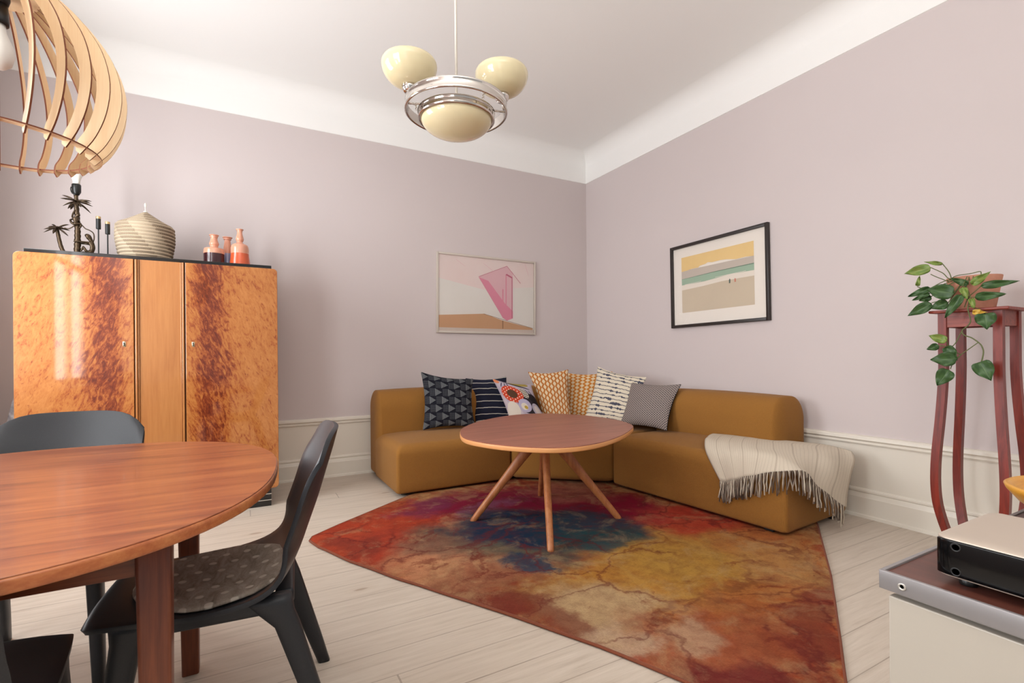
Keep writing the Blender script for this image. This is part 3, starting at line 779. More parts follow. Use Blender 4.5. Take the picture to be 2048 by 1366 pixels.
def doorpoly(x0, x1, z0, z1, rl, rr):
    P = []
    def arc(cx_, cz, rad, a0):
        if rad == 0: P.append((cx_, cz)); return
        for k in range(7): a = R(a0+90*k/6); P.append((cx_+rad*math.cos(a), cz+rad*math.sin(a)))
    arc(x0+rl, z0+rl, rl, 180); arc(x1-rr, z0+rr, rr, 270); arc(x1-rr, z1-rr, rr, 0); arc(x0+rl, z1-rl, rl, 90); return P
def panel(name, poly, y0, y1, mat, par, bev=.003):
    V, F = prism(poly, 0, y1-y0, bev, 2); V = [(v[0], y1-v[2], v[1]) for v in V]
    m_ = MB(); m_.add(V, F); return link(name, m_.done(True, 8), mat, par, cb)
dl = panel('door', doorpoly(CABX0, -4.212, .133, 1.728, .028, 0), CABF, CABF+.028, burl('flame_birch_left', 0), cab)
dr_ = panel('door', doorpoly(-3.931, CABX1, .133, 1.728, 0, .028), CABF, CABF+.028, burl('flame_birch_right', 0), cab)
for dd_, x in ((dl, -4.262), (dr_, -3.888)):
    V, F = prism([(x-.008, 1.158), (x+.008, 1.158), (x+.008, 1.192), (x-.008, 1.192)], 0, .003, .001, 1); V = [(v[0], CABF-v[2]+.001, v[1]) for v in V]
    m_ = MB(); m_.add(V, F); e = link('escutcheon', m_.done(), plain('worn_nickel', (190, 176, 150), .35, metal=.8), dd_)
    V, F = prism([(x-.0018, 1.163), (x+.0018, 1.163), (x+.0022, 1.176), (x+.0036, 1.181), (x+.002, 1.186), (x-.002, 1.186), (x-.0036, 1.181), (x-.0022, 1.176)], 0, .0008); V = [(v[0], CABF-.0025-v[2], v[1]) for v in V]
    m_ = MB(); m_.add(V, F); link('keyhole', m_.done(False), plain('keyhole_black', (8, 8, 8), .8), cab, cb)
panel('centre_panel', doorpoly(-4.182, -3.960, .133, 1.728, 0, 0), CABF+.008, CABF+.03, HON, cab, .001)
DG = plain('dark_gap', (58, 26, 14), .5)
for x, w_, y, mt in [(-4.2085, .004, CABF+.012, DG), (-4.199, .013, CABF-.004, HON), (-4.187, .008, CABF+.002, HON), (-3.936, .004, CABF+.012, DG), (-3.944, .013, CABF-.004, HON), (-3.956, .008, CABF+.002, HON)]:
    link('moulding', boxm(x-w_/2, x+w_/2, y, CABF+.03, .134, 1.727, w_*.45, .004, .002, n=3), mt, cab, cb)
link('top_board', boxm(-4.744, -3.405, -.702, -.05, 1.728, 1.752, .002, .002, .002, n=1), BLK, cab, cb)
pl = link('plinth', boxm(-4.744, -3.417, -.698, -.08, 0, .134, .002, .002, .002, n=1), BLK, cab, cb)
for z in (.044, .088): link('inlay_strip', boxm(-4.746, -3.415, -.6995, -.079, z-.003, z+.003, .001, .001, .001, n=1), plain('pale_metal_inlay', (206, 200, 190), .3, metal=.6), pl)
# tapered board leaning beside the cabinet
m = Mat('pale_marbled_cover', .8); n = m.noise(m.co('Object', (9, 9, 6)), 1.5, 4, .6, 1.5)
CV = m.set(m.ramp(n, [(.35, (150, 150, 158)), (.5, (186, 186, 192)), (.6, (226, 226, 228))]))
V, F = prism([(-.115, -.0), (.115, -.0), (.105, .48), (.06, .68), (.028, .76), (-.028, .76), (-.06, .68), (-.105, .48)], 0, .035, .012, 3)
V = [Vector((v[0]*.9, v[2], v[1]*1.18+.02)) for v in V]
m_ = MB(); m_.add(V, F); o = link('covered_board', m_.done(True, 60), CV); o.location = (-4.905, -.30, -.02); o.rotation_euler = (R(-6), 0, R(-5))
tag(o, 'narrow tapered board in pale grey marbled cover beside the cabinet', 'board')

# ------------------------------------------------------------------ things on the cabinet
TZ = 1.7525
BRZ = Mat('dark_bronze', .35, (62, 50, 40), metal=.7)
nb = BRZ.noise(BRZ.co('Object'), 60, 3); BRZ.set(BRZ.mix(nb, (38, 32, 27), (104, 84, 62)), nb, .3, .002); BRZ = BRZ.m
lp = (-4.560, -.42, TZ)
lamp = thing('table_lamp', 'bronze palm tree table lamp with climbing monkeys on the cabinet', 'lamp', lp)
def lpart(n_, m_, mat=BRZ, par=None): return link(n_, m_, mat, par or lamp, lp if par is None else None)
def L3(x, y, z): return Vector((lp[0]+x, lp[1]+y, TZ+z))
mb = MB(); prof = [(0, 0), (.072, 0), (.075, .005), (.066, .012), (.04, .018), (0, .02)]
V, F = lathe(prof, 32, lp); mb.add(V, F); lpart('base', mb.done())
pts = [L3(.004*math.sin(z*9), 0, z) for z in [.015+.01*k for k in range(42)]]
mb = MB(); mb.add(*tube(pts, [(.0195-.008*(i/41))*(1+.10*((i % 3)-1)) for i in range(42)], 14)); lpart('trunk', mb.done())
def fronds(c, rad, n, seed):
    rn = random.Random(seed); m_ = MB()
    for k in range(n):
        a = 2*math.pi*k/n+rn.uniform(-.15, .15); el = rn.uniform(-.45, .75); L = rad*rn.uniform(.85, 1.1)
        dv = Vector((math.cos(a), math.sin(a), 0)); sd = Vector((-math.sin(a), math.cos(a), 0)); V = []; F = []
        for i in range(7):
            t = i/6; p = c+dv*L*t+Vector((0, 0, L*(math.sin(el)*t*1.1-.45*t*t*(.6+.6*rn.random()*0)))); w_ = .011*math.sin(math.pi*min(1, .12+t*.88))**.7*(rad/.075)
            if i == 6: w_ = .001
            V += [p-sd*w_, p+Vector((0, 0, w_*.6)), p+sd*w_, p-Vector((0, 0, w_*.5))]
        for i in range(6):
            for q in range(4): F.append([i*4+q, i*4+(q+1) % 4, i*4+4+(q+1) % 4, i*4+4+q])
        m_.add(V, F)
    return m_.done()
lpart('palm_crown', fronds(L3(0, 0, .382), .082, 18, 3))
pts = crom([L3(-.055, -.01, .012), L3(-.078, -.01, .07), L3(-.094, -.01, .16), L3(-.098, -.01, .19)], 5)
mb = MB(); mb.add(*tube(pts, [.012-.0035*i/len(pts)+.0012*(i % 2) for i in range(len(pts))], 12)); lpart('small_trunk', mb.done())
lpart('palm_crown', fronds(L3(-.098, -.01, .192), .072, 15, 8))
def monkey(name, chains, par=None):
    """one continuous skin: list of chains of (x, z, y, radius), first point of a chain may repeat a joint"""
    V = []; E = []; RD = []; key = {}
    for ch in chains:
        prev = None
        for (x, z, y, rd) in ch:
            k = (round(x, 4), round(z, 4), round(y, 4))
            if k not in key: key[k] = len(V); V.append(L3(x, y, z)); RD.append(rd*1.2)
            if prev is not None: E.append((prev, key[k]))
            prev = key[k]
    me = bpy.data.meshes.new(name); me.from_pydata([tuple(v) for v in V], E, []); 
    o_ = link(name, me, BRZ, lamp, lp); md = o_.modifiers.new('skin', 'SKIN'); md.use_smooth_shade = True
    for i, rd in enumerate(RD): me.skin_vertices[0].data[i].radius = (rd, rd)
    me.skin_vertices[0].data[0].use_root = True
    o_.modifiers.new('sub', 'SUBSURF').render_levels = 1
    return o_
# sitting monkey on the right, leaning back, arms round the trunk, tail curling up
hip = (.068, .040, 0, .013)
monkey('monkey_figure', [
  [hip, (.082, .075, 0, .014), (.080, .108, 0, .013), (.070, .134, 0, .010), (.061, .154, 0, .018), (.050, .160, 0, .016), (.041, .154, 0, .008)],
  [(.080, .108, 0, .013), (.055, .112, -.014, .006), (.025, .112, -.020, .005), (-.002, .112, -.022, .004), (-.014, .110, -.020, .0035)],
  [(.080, .108, 0, .013), (.055, .106, .014, .006), (.025, .108, .020, .005), (0, .108, .022, .004)],
  [hip, (.048, .055, -.016, .008), (.036, .085, -.016, .007), (.030, .062, -.016, .005), (.020, .045, -.016, .004)],
  [hip, (.046, .040, .016, .008), (.026, .050, .016, .006), (.018, .038, .016, .004)],
  [hip, (.084, .020, 0, .006), (.080, .014, .004, .004)]])
mb = MB(); mb.add(*tube(crom([L3(.078, 0, .10), L3(.088, .006, .14), L3(.086, .004, .178), L3(.068, 0, .196), L3(.045, 0, .206), L3(.026, 0, .228), L3(.012, 0, .236)], 5), .0036, 8)); lpart('monkey_tail', mb.done())
# climbing monkey half way up, seen from behind
monkey('monkey_figure', [
  [(.004, .222, -.026, .011), (0, .255, -.028, .012), (.006, .282, -.026, .009), (.016, .288, -.028, .0115), (.024, .284, -.030, .008)],
  [(0, .255, -.028, .012), (-.018, .272, -.022, .005), (-.014, .300, -.014, .0045), (-.004, .325, -.012, .004)],
  [(0, .255, -.028, .012), (.016, .250, -.018, .005), (.018, .236, -.010, .004)],
  [(.004, .222, -.026, .011), (-.022, .232, -.022, .007), (-.030, .252, -.016, .005), (-.018, .262, -.006, .004)],
  [(.004, .222, -.026, .011), (.026, .234, -.022, .007), (.024, .212, -.014, .005), (.012, .204, -.008, .004)]])
mb = MB(); mb.add(*tube(crom([L3(0, -.024, .226), L3(-.018, -.020, .205), L3(-.040, -.014, .192), L3(-.060, -.012, .196)], 5), .0034, 8)); lpart('monkey_tail', mb.done())
SOCK = plain('black_bakelite', (20, 20, 20), .35)
mb = MB(); mb.add(*lathe([(0, .425), (.014, .425), (.019, .435), (.024, .445), (.025, .492), (.022, .497), (0, .497)], 24, lp)); sk = lpart('socket', mb.done(), SOCK)
m_ = MB(); m_.add(*tube(crom([L3(-.026, -.006, .475), L3(-.028, -.006, .455), L3(-.018, -.01, .430), L3(.0, -.012, .425)], 4), .003, 8)); link('cable', m_.done(), SOCK, sk)
mb = MB(); mb.add(*lathe([(0, .495), (.018, .495), (.020, .52), (.030, .555), (.034, .585), (.030, .612), (.016, .63), (0, .634)], 24, lp)); lpart('bulb', mb.done(), plain('frosted_bulb', (238, 236, 228), .35))

BLKM = plain('matt_black_metal', (24, 24, 25), .5); BRS = plain('brass_rim', (206, 176, 126), .35, metal=.6)
for x, h_, lb in [(-4.447, .296, 'taller black candlestick with brass rim beside the coiled basket'), (-4.398, .266, 'shorter black candlestick with brass rim beside the coiled basket')]:
    c_ = (x, -.42, TZ); t = thing('candlestick', lb, 'candlestick', c_, 0, 'black candlesticks on the cabinet')
    def cpart(n_, prof, mat): 
        m_ = MB(); m_.add(*lathe(prof, 24, c_)); return link(n_, m_.done(True, 40), mat, t, c_)
    cpart('base', [(0, 0), (.021, 0), (.022, .003), (.018, .006), (0, .008)], BLKM)
    cpart('stem', [(0, .006), (.004, .006), (.004, h_-.08), (0, h_-.08)], BLKM)
    cpart('cup', [(0, h_-.085), (.0125, h_-.085), (.0135, h_-.083), (.0135, h_-.012), (.0, h_-.012)], BLKM)
    cpart('rim', [(.0138, h_-.016), (.0140, h_-.003), (.0130, h_), (.011, h_), (.011, h_-.012), (.0135, h_-.016)], BRS)
# coiled lidded basket
bk = (-4.190, -.40, TZ)
m = Mat('coiled_palm_fibre', .85, spec=.15); x, y, z = m.xyz(m.co('Object'))
ang = y.op('ARCTAN2', x); row = (z*42.6).fl(); fz = (z*42.6).fr()
step = (ang+row*.11+.9)/1.5708; sect = step.fr()
dash = ((ang*26.0)+row*2.1+fz*2.4).fr()
wd = sect.gt(.5)
pat = dash.lt(.55)*(fz.gt(.15))*(fz.lt(.85))
c = m.mix(pat*(wd*.40+.55), (206, 188, 162), (70, 46, 32)); c = m.mix((wd*.4+.35)*fz.ss(.0, .30, 1, 0), c, (110, 82, 60))
COIL = m.set(c, dash.ss(0, .5), .4, .002)
bt = thing('lidded_basket', 'coiled cream and brown lidded basket on top of the cabinet', 'basket', bk)
def coilprof(rf, z0, z1, n):
    out = []
    for k in range(n):
        for q in range(6):
            t = (k+q/6)/n; zz = z0+(z1-z0)*t; out.append((rf(t)+.010*math.sin(math.pi*q/6)**.7-.004, zz))
    return out
pf = [(0, 0), (.12, 0)]+coilprof(lambda t: .143+.027*min(1, t*1.7)**.8-.004*max(0, t-.8)*5, .004, .262, 11)+[(.160, .266), (0, .262)]
mb = MB(); mb.add(*lathe(pf, 72)); o = link('body', mb.done(), COIL, bt)
pf = [(.0, .260), (.158, .263)]
for k in range(10):
    for q in range(5):
        t = (k+q/5)/10; pf.append((.160*(1-t)+.022*t+.0, .268+.086*t**1.15+.0035*math.sin(math.pi*q/5)))
pf += [(.02, .355), (.016, .361), (0, .363)]
mb = MB(); mb.add(*lathe(pf, 72)); o = link('lid', mb.done(), COIL, bt)
mb = MB(); mb.add(*lathe([(0, .359), (.014, .361), (.011, .371), (.003, .373), (.0028, .40), (.007, .408), (.006, .424), (0, .432)], 16)); link('finial', mb.done(), plain('white_cotton_cord', (232, 226, 214), .8), bt)
# three bottles
def two_tone(name, top, bot, zc):
    m = Mat(name, .2, spec=.5, coat=.3); x, y, z = m.xyz(m.co('Object')); n = m.noise(m.co('Object'), 12, 2)
    return m.set(m.mix((z+(n-.5)*.006).lt(zc), top, bot))
PEACH = (222, 156, 128)
def bottle(lb, x, y, prof, mat):
    m_ = MB(); inner = [(max(r_-.003, .0), z_-.0) for r_, z_ in prof[::-1][:3]]
    m_.add(*lathe([(0, 0)]+prof+[(prof[-1][0]-.004, prof[-1][1]), (prof[-1][0]-.006, prof[-1][1]-.02), (0, prof[-1][1]-.022)], 40))
    o_ = link('ceramic_bottle', m_.done(True, 70), mat); o_.location = (x, y, TZ); return tag(o_, lb, 'bottle', 'peach ceramic bottles on the cabinet')
def sm(pts): return [(p.x, p.y) for p in crom([(a, b, 0) for a, b in pts], 4)]
bottle('squat peach bottle with dark aubergine lower half, leftmost on the cabinet', -3.775, -.42, sm([(.064, 0), (.068, .01), (.069, .10), (.066, .135), (.058, .143), (.032, .150), (.026, .158), (.030, .170), (.032, .180), (.026, .198), (.022, .215), (.022, .235)])+[(.032, .240), (.031, .245)], two_tone('glaze_aubergine', PEACH, (62, 28, 34), .102))
bottle('slim peach bottle with pale blue lower part, middle of the three', -3.690, -.33, sm([(.044, 0), (.046, .01), (.040, .08), (.032, .14), (.024, .20), (.021, .225), (.022, .245)])+[(.034, .251), (.033, .256)], two_tone('glaze_pale_blue', PEACH, (160, 168, 204), .128))
bottle('tallest peach bottle with bright orange lower half, rightmost on the cabinet', -3.607, -.42, sm([(.072, 0), (.075, .006), (.068, .06), (.062, .11), (.061, .16), (.052, .185), (.030, .197), (.020, .208), (.026, .222), (.027, .235), (.022, .255), (.018, .278), (.018, .296)])+[(.026, .301), (.025, .307)], two_tone('glaze_orange', PEACH, (212, 92, 52), .118))
# ------------------------------------------------------------------ pictures
def flat(name, col, rough=.7): return plain(name, col, rough)
def picture(name, label, origin, ax, nrm, W, H, fw, fd, fmat, back, shapes, tilt, inner=0.0):
    """origin = bottom left corner on the wall; ax = direction of width; nrm = out of the wall"""
    ax = Vector(ax); nrm = Vector(nrm); up = Vector((0, 0, 1))
    c = Vector(origin)+ax*W/2+up*H/2
    t = thing(name, label, 'picture', tuple(c))
    rm = Matrix.Rotation(R(tilt), 3, nrm)
    def w_(a, b, dpt): return rm @ (ax*(a-W/2)+up*(b-H/2)) + nrm*dpt
    mb = MB()
    for (a0, a1, b0, b1) in [(0, fw, 0, H), (W-fw, W, 0, H), (fw, W-fw, 0, fw), (fw, W-fw, H-fw, H)]:
        V, F = rbox(a0, a1, b0, b1, .001, fd, .002, .002, .002, n=1); mb.add([w_(v[0], v[1], v[2]) for v in V], F)
    link('frame', mb.done(), fmat, t)
    mb = MB(); mb.add([w_(fw, fw, .008), w_(W-fw, fw, .008), w_(W-fw, H-fw, .008), w_(fw, H-fw, .008)], [[0, 1, 2, 3]])
    mats = [back]; iw, ih = W-2*fw, H-2*fw
    for k, (poly, mt) in enumerate(shapes):
        if mt not in mats: mats.append(mt)
        dz = .0084+.00025*k
        mb.add([w_(fw+a*iw, fw+b*ih, dz) for a, b in poly], [list(range(len(poly)))], mats.index(mt))
    link('print', mb.done(False), mats, t)
    mb = MB(); g = fd-.006; mb.add([w_(fw, fw, g), w_(W-fw, fw, g), w_(W-fw, H-fw, g), w_(fw, H-fw, g)], [[0, 1, 2, 3]])
    link('glazing', mb.done(False), PANE, t)
    return t
SIL = plain('brushed_silver_frame', (206, 196, 184), .45, metal=.1); BFR = plain('black_oak_frame', (40, 32, 28), .4)
def hgrad(name, c0, c1, c2=None):
    m = Mat(name, .7); n = m.noise(m.co('Object'), 3.5, 4, .6); return m.set(m.mix(n, c0, c1))
P1 = hgrad('poster_pale_pink', (248, 224, 220), (248, 238, 233)); P2 = hgrad('poster_grey_white', (246, 243, 238), (240, 234, 226)); P3 = hgrad('poster_tan', (222, 174, 138), (212, 170, 128))
P4 = hgrad('poster_pink', (240, 164, 184), (236, 150, 174)); P5 = hgrad('poster_light_pink', (240, 194, 202), (240, 204, 208)); P6 = flat('poster_rose_line', (208, 118, 142)); P7 = flat('poster_margin', (222, 208, 198)); P8 = flat('poster_brown_line', (150, 112, 78))
def ln(x0, y0, x1, y1, w_=.004):
    dv = Vector((x1-x0, y1-y0)).normalized(); n = Vector((-dv.y, dv.x))*w_/2; return [(x0-n.x, y0-n.y), (x1-n.x, y1-n.y), (x1+n.x, y1+n.y), (x0+n.x, y0+n.y)]
sh1 = [([(0, .045), (1, .045), (1, .66), (.45, .575), (0, .69)], P2), ([(0, .69), (.45, .575), (1, .66), (1, 1), (0, 1)], P1),
  ([(0, .045), (.99, .045), (.99, .067), (.65, .165), (.46, .247), (0, .205)], P3), (ln(.655, .05, .655, .165, .008), P8), (ln(.45, .245, .99, .068, .005), P8),
  ([(.40, .74), (.70, .92), (.765, .84), (.765, .20), (.70, .165), (.655, .20)], P5), ([(.40, .74), (.50, .70), (.68, .40), (.765, .30), (.765, .20), (.70, .165), (.655, .20)], P4),
  (ln(.40, .745, .70, .925, .006), P6), (ln(.70, .925, .85, .70, .005), P6), (ln(.69, .80, .69, .20, .010), P4), (ln(.755, .78, .755, .20, .008), P6), (ln(.69, .81, .755, .77, .02), P6), (ln(.655, .60, .655, .25, .012), P4),
  (ln(.17, .95, .26, .87, .003), P5), (ln(.45, .93, .56, .83, .003), P5), (ln(.90, .98, .94, .82, .003), P5), ([(0, 0), (1, 0), (1, .045), (0, .045)], P7)]
picture('framed_poster', 'silver framed poster of a pink angular shape on the left wall', (-1.886, 0, 1.313), (1, 0, 0), (0, -1, 0), 1.160, .815, .020, .026, SIL, P1, sh1, -.5)
B0 = flat('mount_white', (232, 224, 214)); B1 = hgrad('print_yellow_sky', (232, 200, 140), (224, 190, 126)); B2 = flat('print_grey_hills', (190, 178, 166)); B3 = flat('print_dark_sea', (108, 132, 112)); B4 = hgrad('print_green_sea', (160, 184, 160), (146, 170, 148)); B5 = flat('print_foam', (226, 216, 202)); B6 = hgrad('print_sand', (204, 188, 164), (196, 180, 158))
u0, u1, v0, v1 = .10, .885, .155, .875
def q(poly): return [(u0+(u1-u0)*a, v0+(v1-v0)*b) for a, b in poly]
sh2 = [(q([(0, 0), (1, 0), (1, .47), (0, .43)]), B6), (q([(0, .41), (.3, .425), (.6, .455), (1, .455), (1, .56), (0, .52)]), B5), (q([(0, .50), (.35, .505), (.7, .545), (1, .54), (1, .65), (0, .61)]), B4),
  (q([(0, .605), (.5, .63), (1, .64), (1, .66), (.5, .645), (0, .615)]), B3), (q([(0, .61), (.5, .64), (1, .655), (1, .765), (0, .76)]), B2),
  (q([(0, .745), (.08, .75), (.16, .765), (.26, .765), (.28, .79), (.36, .80), (.40, .82), (.46, .805), (.58, .81), (.66, .80), (.78, .77), (.90, .775), (1, .763), (1, 1), (0, 1)]), B1),
  (q([(.05, .50), (.3, .515), (.3, .52), (.05, .507)]), B5), (q([(.5, .535), (.9, .55), (.9, .556), (.5, .541)]), B5),
  (q([(.685, .40), (.70, .40), (.703, .455), (.694, .475), (.684, .45)]), flat('print_green_dab', (86, 100, 92))), (q([(.755, .405), (.775, .405), (.775, .45), (.764, .47), (.755, .45)]), flat('print_red_dab', (200, 132, 112)))]
picture('framed_beach_print', 'black framed beach print with a yellow sky on the right wall', (0, -1.332, 1.331), (0, -1, 0), (-1, 0, 0), .990, .762, .026, .030, BFR, B0, sh2, .7)

# ------------------------------------------------------------------ wooden pendant over the dining table
PLY = wood('birch_plywood', (234, 210, 174), (228, 198, 158), (212, 174, 132), .5, 'z', 1.5, figure=.5)
BURNT = plain('laser_cut_edge', (122, 66, 40), .7)
pc = Vector((-4.16, -2.88, 0))
pd = thing('slatted_pendant_lamp', 'round birch plywood slat pendant lamp over the dining table', 'pendant lamp', (pc.x, pc.y, 1.65))
pp = (pc.x, pc.y, 1.65)
outer = crom([(.062, 0, 2.128), (.105, 0, 2.092), (.155, 0, 2.052), (.205, 0, 2.0), (.252, 0, 1.925), (.272, 0, 1.838), (.262, 0, 1.755), (.235, 0, 1.690), (.205, 0, 1.650), (.196, 0, 1.640)], 4)
inn = crom([(.062, 0, 2.070), (.085, 0, 2.063), (.131, 0, 2.030), (.178, 0, 1.979), (.221, 0, 1.908), (.239, 0, 1.838), (.232, 0, 1.765), (.211, 0, 1.708), (.190, 0, 1.675), (.186, 0, 1.650)], 4)
V = []; F = []; mi = []; n = len(outer); th = .002
for sd in (-th, th):
    for i in range(n): V.append((outer[i].x, sd, outer[i].z-1.65)); V.append((inn[i].x, sd, inn[i].z-1.65))
o2 = 2*n
for i in range(n-1):
    F.append([2*i, 2*i+1, 2*i+3, 2*i+2]); mi.append(0); F.append([o2+2*i, o2+2*i+2, o2+2*i+3, o2+2*i+1]); mi.append(0)
    F.append([2*i, 2*i+2, o2+2*i+2, o2+2*i]); mi.append(1); F.append([2*i+1, o2+2*i+1, o2+2*i+3, 2*i+3]); mi.append(1)
F.append([0, o2, o2+1, 1]); mi.append(1); F.append([2*n-2, 2*n-1, o2+2*n-1, o2+2*n-2]); mi.append(1)
rib0 = link('rib', mesh(V, F, False, None, mi), [PLY, BURNT], pd)
for k in range(28):
    o = rib0 if k == 0 else rib0.copy()
    if k: COL.objects.link(o)
    o.rotation_euler = (0, 0, 2*math.pi*(k+.35)/28)
def hoop(name, r0_, r1_, z0, z1, mats):
    V, F = lathe([(r0_, z0), (r1_, z0), (r1_, z1), (r0_, z1)], 72, (0, 0, -1.65), close=True)
    m_ = MB(); n_ = 72
    m_.add(V, F); m_.m = [0 if (i//n_) in (0, 2) else 1 for i in range(len(F))]
    return link(name, m_.done(True, 30), mats, pd)
hoop('bottom_ring', .190, .213, 1.657, 1.661, [PLY, BURNT])
V, F = lathe([(0, 2.066-1.65), (.082, 2.066-1.65), (.082, 2.071-1.65), (0, 2.071-1.65)], 48); m_ = MB(); m_.add(V, F); link('top_disc', m_.done(True, 30), PLY, pd)
V, F = lathe([(0, 2.10-1.65), (.07, 2.10-1.65), (.07, 2.105-1.65), (0, 2.105-1.65)], 48); m_ = MB(); m_.add(V, F); link('top_disc', m_.done(True, 30), PLY, pd)
m_ = MB(); m_.add(*lathe([(0, .385), (.019, .385), (.022, .34), (.021, .33), (0, .33)], 24)); m_.add(*lathe([(0, .46), (.02, .46), (.024, .40), (.02, .385), (0, .385)], 24)); link('socket', m_.done(), SOCK, pd)
m_ = MB(); m_.add(*lathe([(0, .335), (.014, .335), (.016, .31), (.029, .275), (.032, .25), (.026, .225), (.012, .212), (0, .21)], 28)); link('bulb', m_.done(), plain('frosted_bulb_white', (236, 234, 228), .4), pd)
m_ = MB(); m_.add(*tube([(0, 0, .45), (0, 0, CH-1.65)], .003, 8)); link('cord', m_.done(), SOCK, pd)
m_ = MB(); m_.add(*lathe([(0, CH-1.65-.06), (.03, CH-1.65-.055), (.05, CH-1.65-.01), (.05, CH-1.65-.001), (0, CH-1.65-.001)], 24)); link('ceiling_cup', m_.done(), SOCK, pd)

# ------------------------------------------------------------------ chandelier
m = Mat('cream_opal_glass', .12, (226, 213, 174), spec=.5, coat=.3); m.b.inputs['Subsurface Weight'].default_value = .05; m.b.inputs['Subsurface Radius'].default_value = (.05, .04, .02)
OPAL = m.m
CHR = Mat('polished_chrome', .12, (214, 208, 202), metal=1).m
WR = plain('white_enamel', (226, 218, 206), .3)
hc = Vector((-2.744, -2.648, 0)); hz = 2.0; hp = (hc.x, hc.y, hz)
hl = thing('chandelier', 'chrome ring ceiling lamp with three cream opal glass bowls', 'ceiling lamp', hp)
def hpart(n_, prof, mat, c_=(0, 0), seg=64, ang=None):
    m_ = MB(); m_.add(*lathe([(a, b-hz) for a, b in prof], seg, (c_[0], c_[1], 0))); return link(n_, m_.done(True, ang) if ang else m_.done(), mat, hl)
hpart('outer_ring', [(.218, 2.168), (.2235, 2.164), (.229, 2.168), (.2235, 2.176), (.2235, 2.206), (.226, 2.211), (.2205, 2.214), (.217, 2.208), (.2205, 2.176), (.218, 2.168)], CHR)
hpart('inner_ring', [(.158, 2.136), (.165, 2.130), (.171, 2.136), (.168, 2.146), (.168, 2.160), (.173, 2.166), (.166, 2.171), (.158, 2.164), (.160, 2.146), (.158, 2.136)], CHR)
dome = [(0, 2.062)]+[(.158*math.sin(R(a)), 2.140-.078*math.cos(R(a))) for a in range(6, 91, 6)]
hpart('glass_dome', dome, OPAL)
hpart('upper_pan', [(.160, 2.162), (.10, 2.185), (.045, 2.20), (.018, 2.225), (.010, 2.25), (0, 2.25)], WR)
hpart('rod', [(0, 2.22), (.0055, 2.22), (.0055, CH-.02), (0, CH-.02)], WR, seg=16)
hpart('ceiling_cup', [(0, CH-.08), (.02, CH-.078), (.05, CH-.03), (.055, CH-.001), (0, CH-.001)], WR, seg=32)
rr_ = Vector((math.cos(yaw), -math.sin(yaw), 0)); dd_ = Vector((math.sin(yaw), math.cos(yaw), 0))
for lat, dep in [(-.200, -.045), (.203, .035)]:
    v_ = rr_*lat+dd_*dep; a_ = v_.normalized()
    bowl = []
    for p_ in crom([(.028, 0, 2.268), (.060, 0, 2.274), (.090, 0, 2.292), (.110, 0, 2.318), (.119, 0, 2.344), (.120, 0, 2.362), (.114, 0, 2.374)], 4): bowl.append((p_.x, p_.z))
    bowl += [(.109, 2.376)]+[(x_-.005, z_+.004) for x_, z_ in bowl[::-1]][2:]+[(0, 2.275)]
    b_ = hpart('glass_bowl', [(0, 2.268)]+bowl, OPAL, (v_.x, v_.y))
    b_['label'] = 'left upward glass bowl' if lat < 0 else 'right upward glass bowl'
    hpart('bowl_holder', [(0, 2.236), (.022, 2.236), (.030, 2.246), (.034, 2.268), (.030, 2.276), (0, 2.270)], CHR, (v_.x, v_.y), 24)
    m_ = MB(); m_.add(*tube([(v_.x, v_.y, 2.240-hz), (a_.x*.215, a_.y*.215, 2.20-hz)], .006, 8)); m_.add(*tube([(a_.x*.22, a_.y*.22, 2.19-hz), (a_.x*.06, a_.y*.06, 2.20-hz)], .0045, 8)); link('arm', m_.done(), CHR, hl)
for k in range(3):
    a = R(75+120*k)-yaw; x_, y_ = math.cos(a), math.sin(a)
    m_ = MB(); m_.add(*tube([(x_*.222, y_*.222, 2.195-hz), (x_*.176, y_*.176, 2.182-hz)], .003, 8))
    pts = [(x_*.178+.0*math.cos(g), y_*.178+.007*math.cos(g), 2.172-hz+.011*math.sin(g)) for g in [2*math.pi*i/12 for i in range(13)]]
    m_.add(*tube(pts, .002, 6)); link('hanger', m_.done(), CHR, hl)

# ------------------------------------------------------------------ sideboard in the right foreground
sx0, sx1, sy0, sy1, sz = -2.743, -2.15, -5.75, -4.303, .75
sbp = ((sx0+sx1)/2, (sy0+sy1)/2, 0)
sb = thing('sideboard', 'white sideboard with dark top in a grey metal rim, right foreground', 'sideboard', sbp)
ALU = plain('satin_aluminium', (142, 138, 138), .38, metal=.45); PW = plain('cream_white_lacquer', (168, 160, 148), .4); DKT = wood('wenge_top', (92, 52, 42), (80, 44, 36), (62, 34, 28), .3, 'y', 1.5)
link('carcass', boxm(sx0+.022, sx1-.01, sy0+.01, sy1-.012, .10, .722, .002, .002, .002, n=1), PW, sb, sbp)
for k in range(3):
    a = sy1-.010-k*.478; link('door', boxm(sx0+.006, sx0+.022, a-.472, a, .10, .713, .002, .002, .002, n=1), PW, sb, sbp)
link('worktop', boxm(sx0+.006, sx1-.006, sy0+.006, sy1-.006, .724, sz-.003, .001, .001, .001, n=1), DKT, sb, sbp)
mb = MB()
for (a, b, c_, e) in [(sx0, sx0+.006, sy0, sy1), (sx1-.006, sx1, sy0, sy1), (sx0+.006, sx1-.006, sy1-.006, sy1), (sx0+.006, sx1-.006, sy0, sy0+.006)]: mb.add(*rbox(a, b, c_, e, .722, sz, .001, .001, .001, n=1))
rim = link('metal_rim', mb.done(), ALU, sb, sbp)
V, F = lathe([(0, 0), (.0028, 0), (.0030, .0012), (.0052, .0016), (.0054, 0), (.0056, -.001)], 20)
mb = MB(); mb.add([(sx0-v[2], sy1-.030+v[0], .735+v[1]) for v in V], F); link('screw', mb.done(), plain('screw_steel', (190, 186, 180), .3, metal=.7), rim)
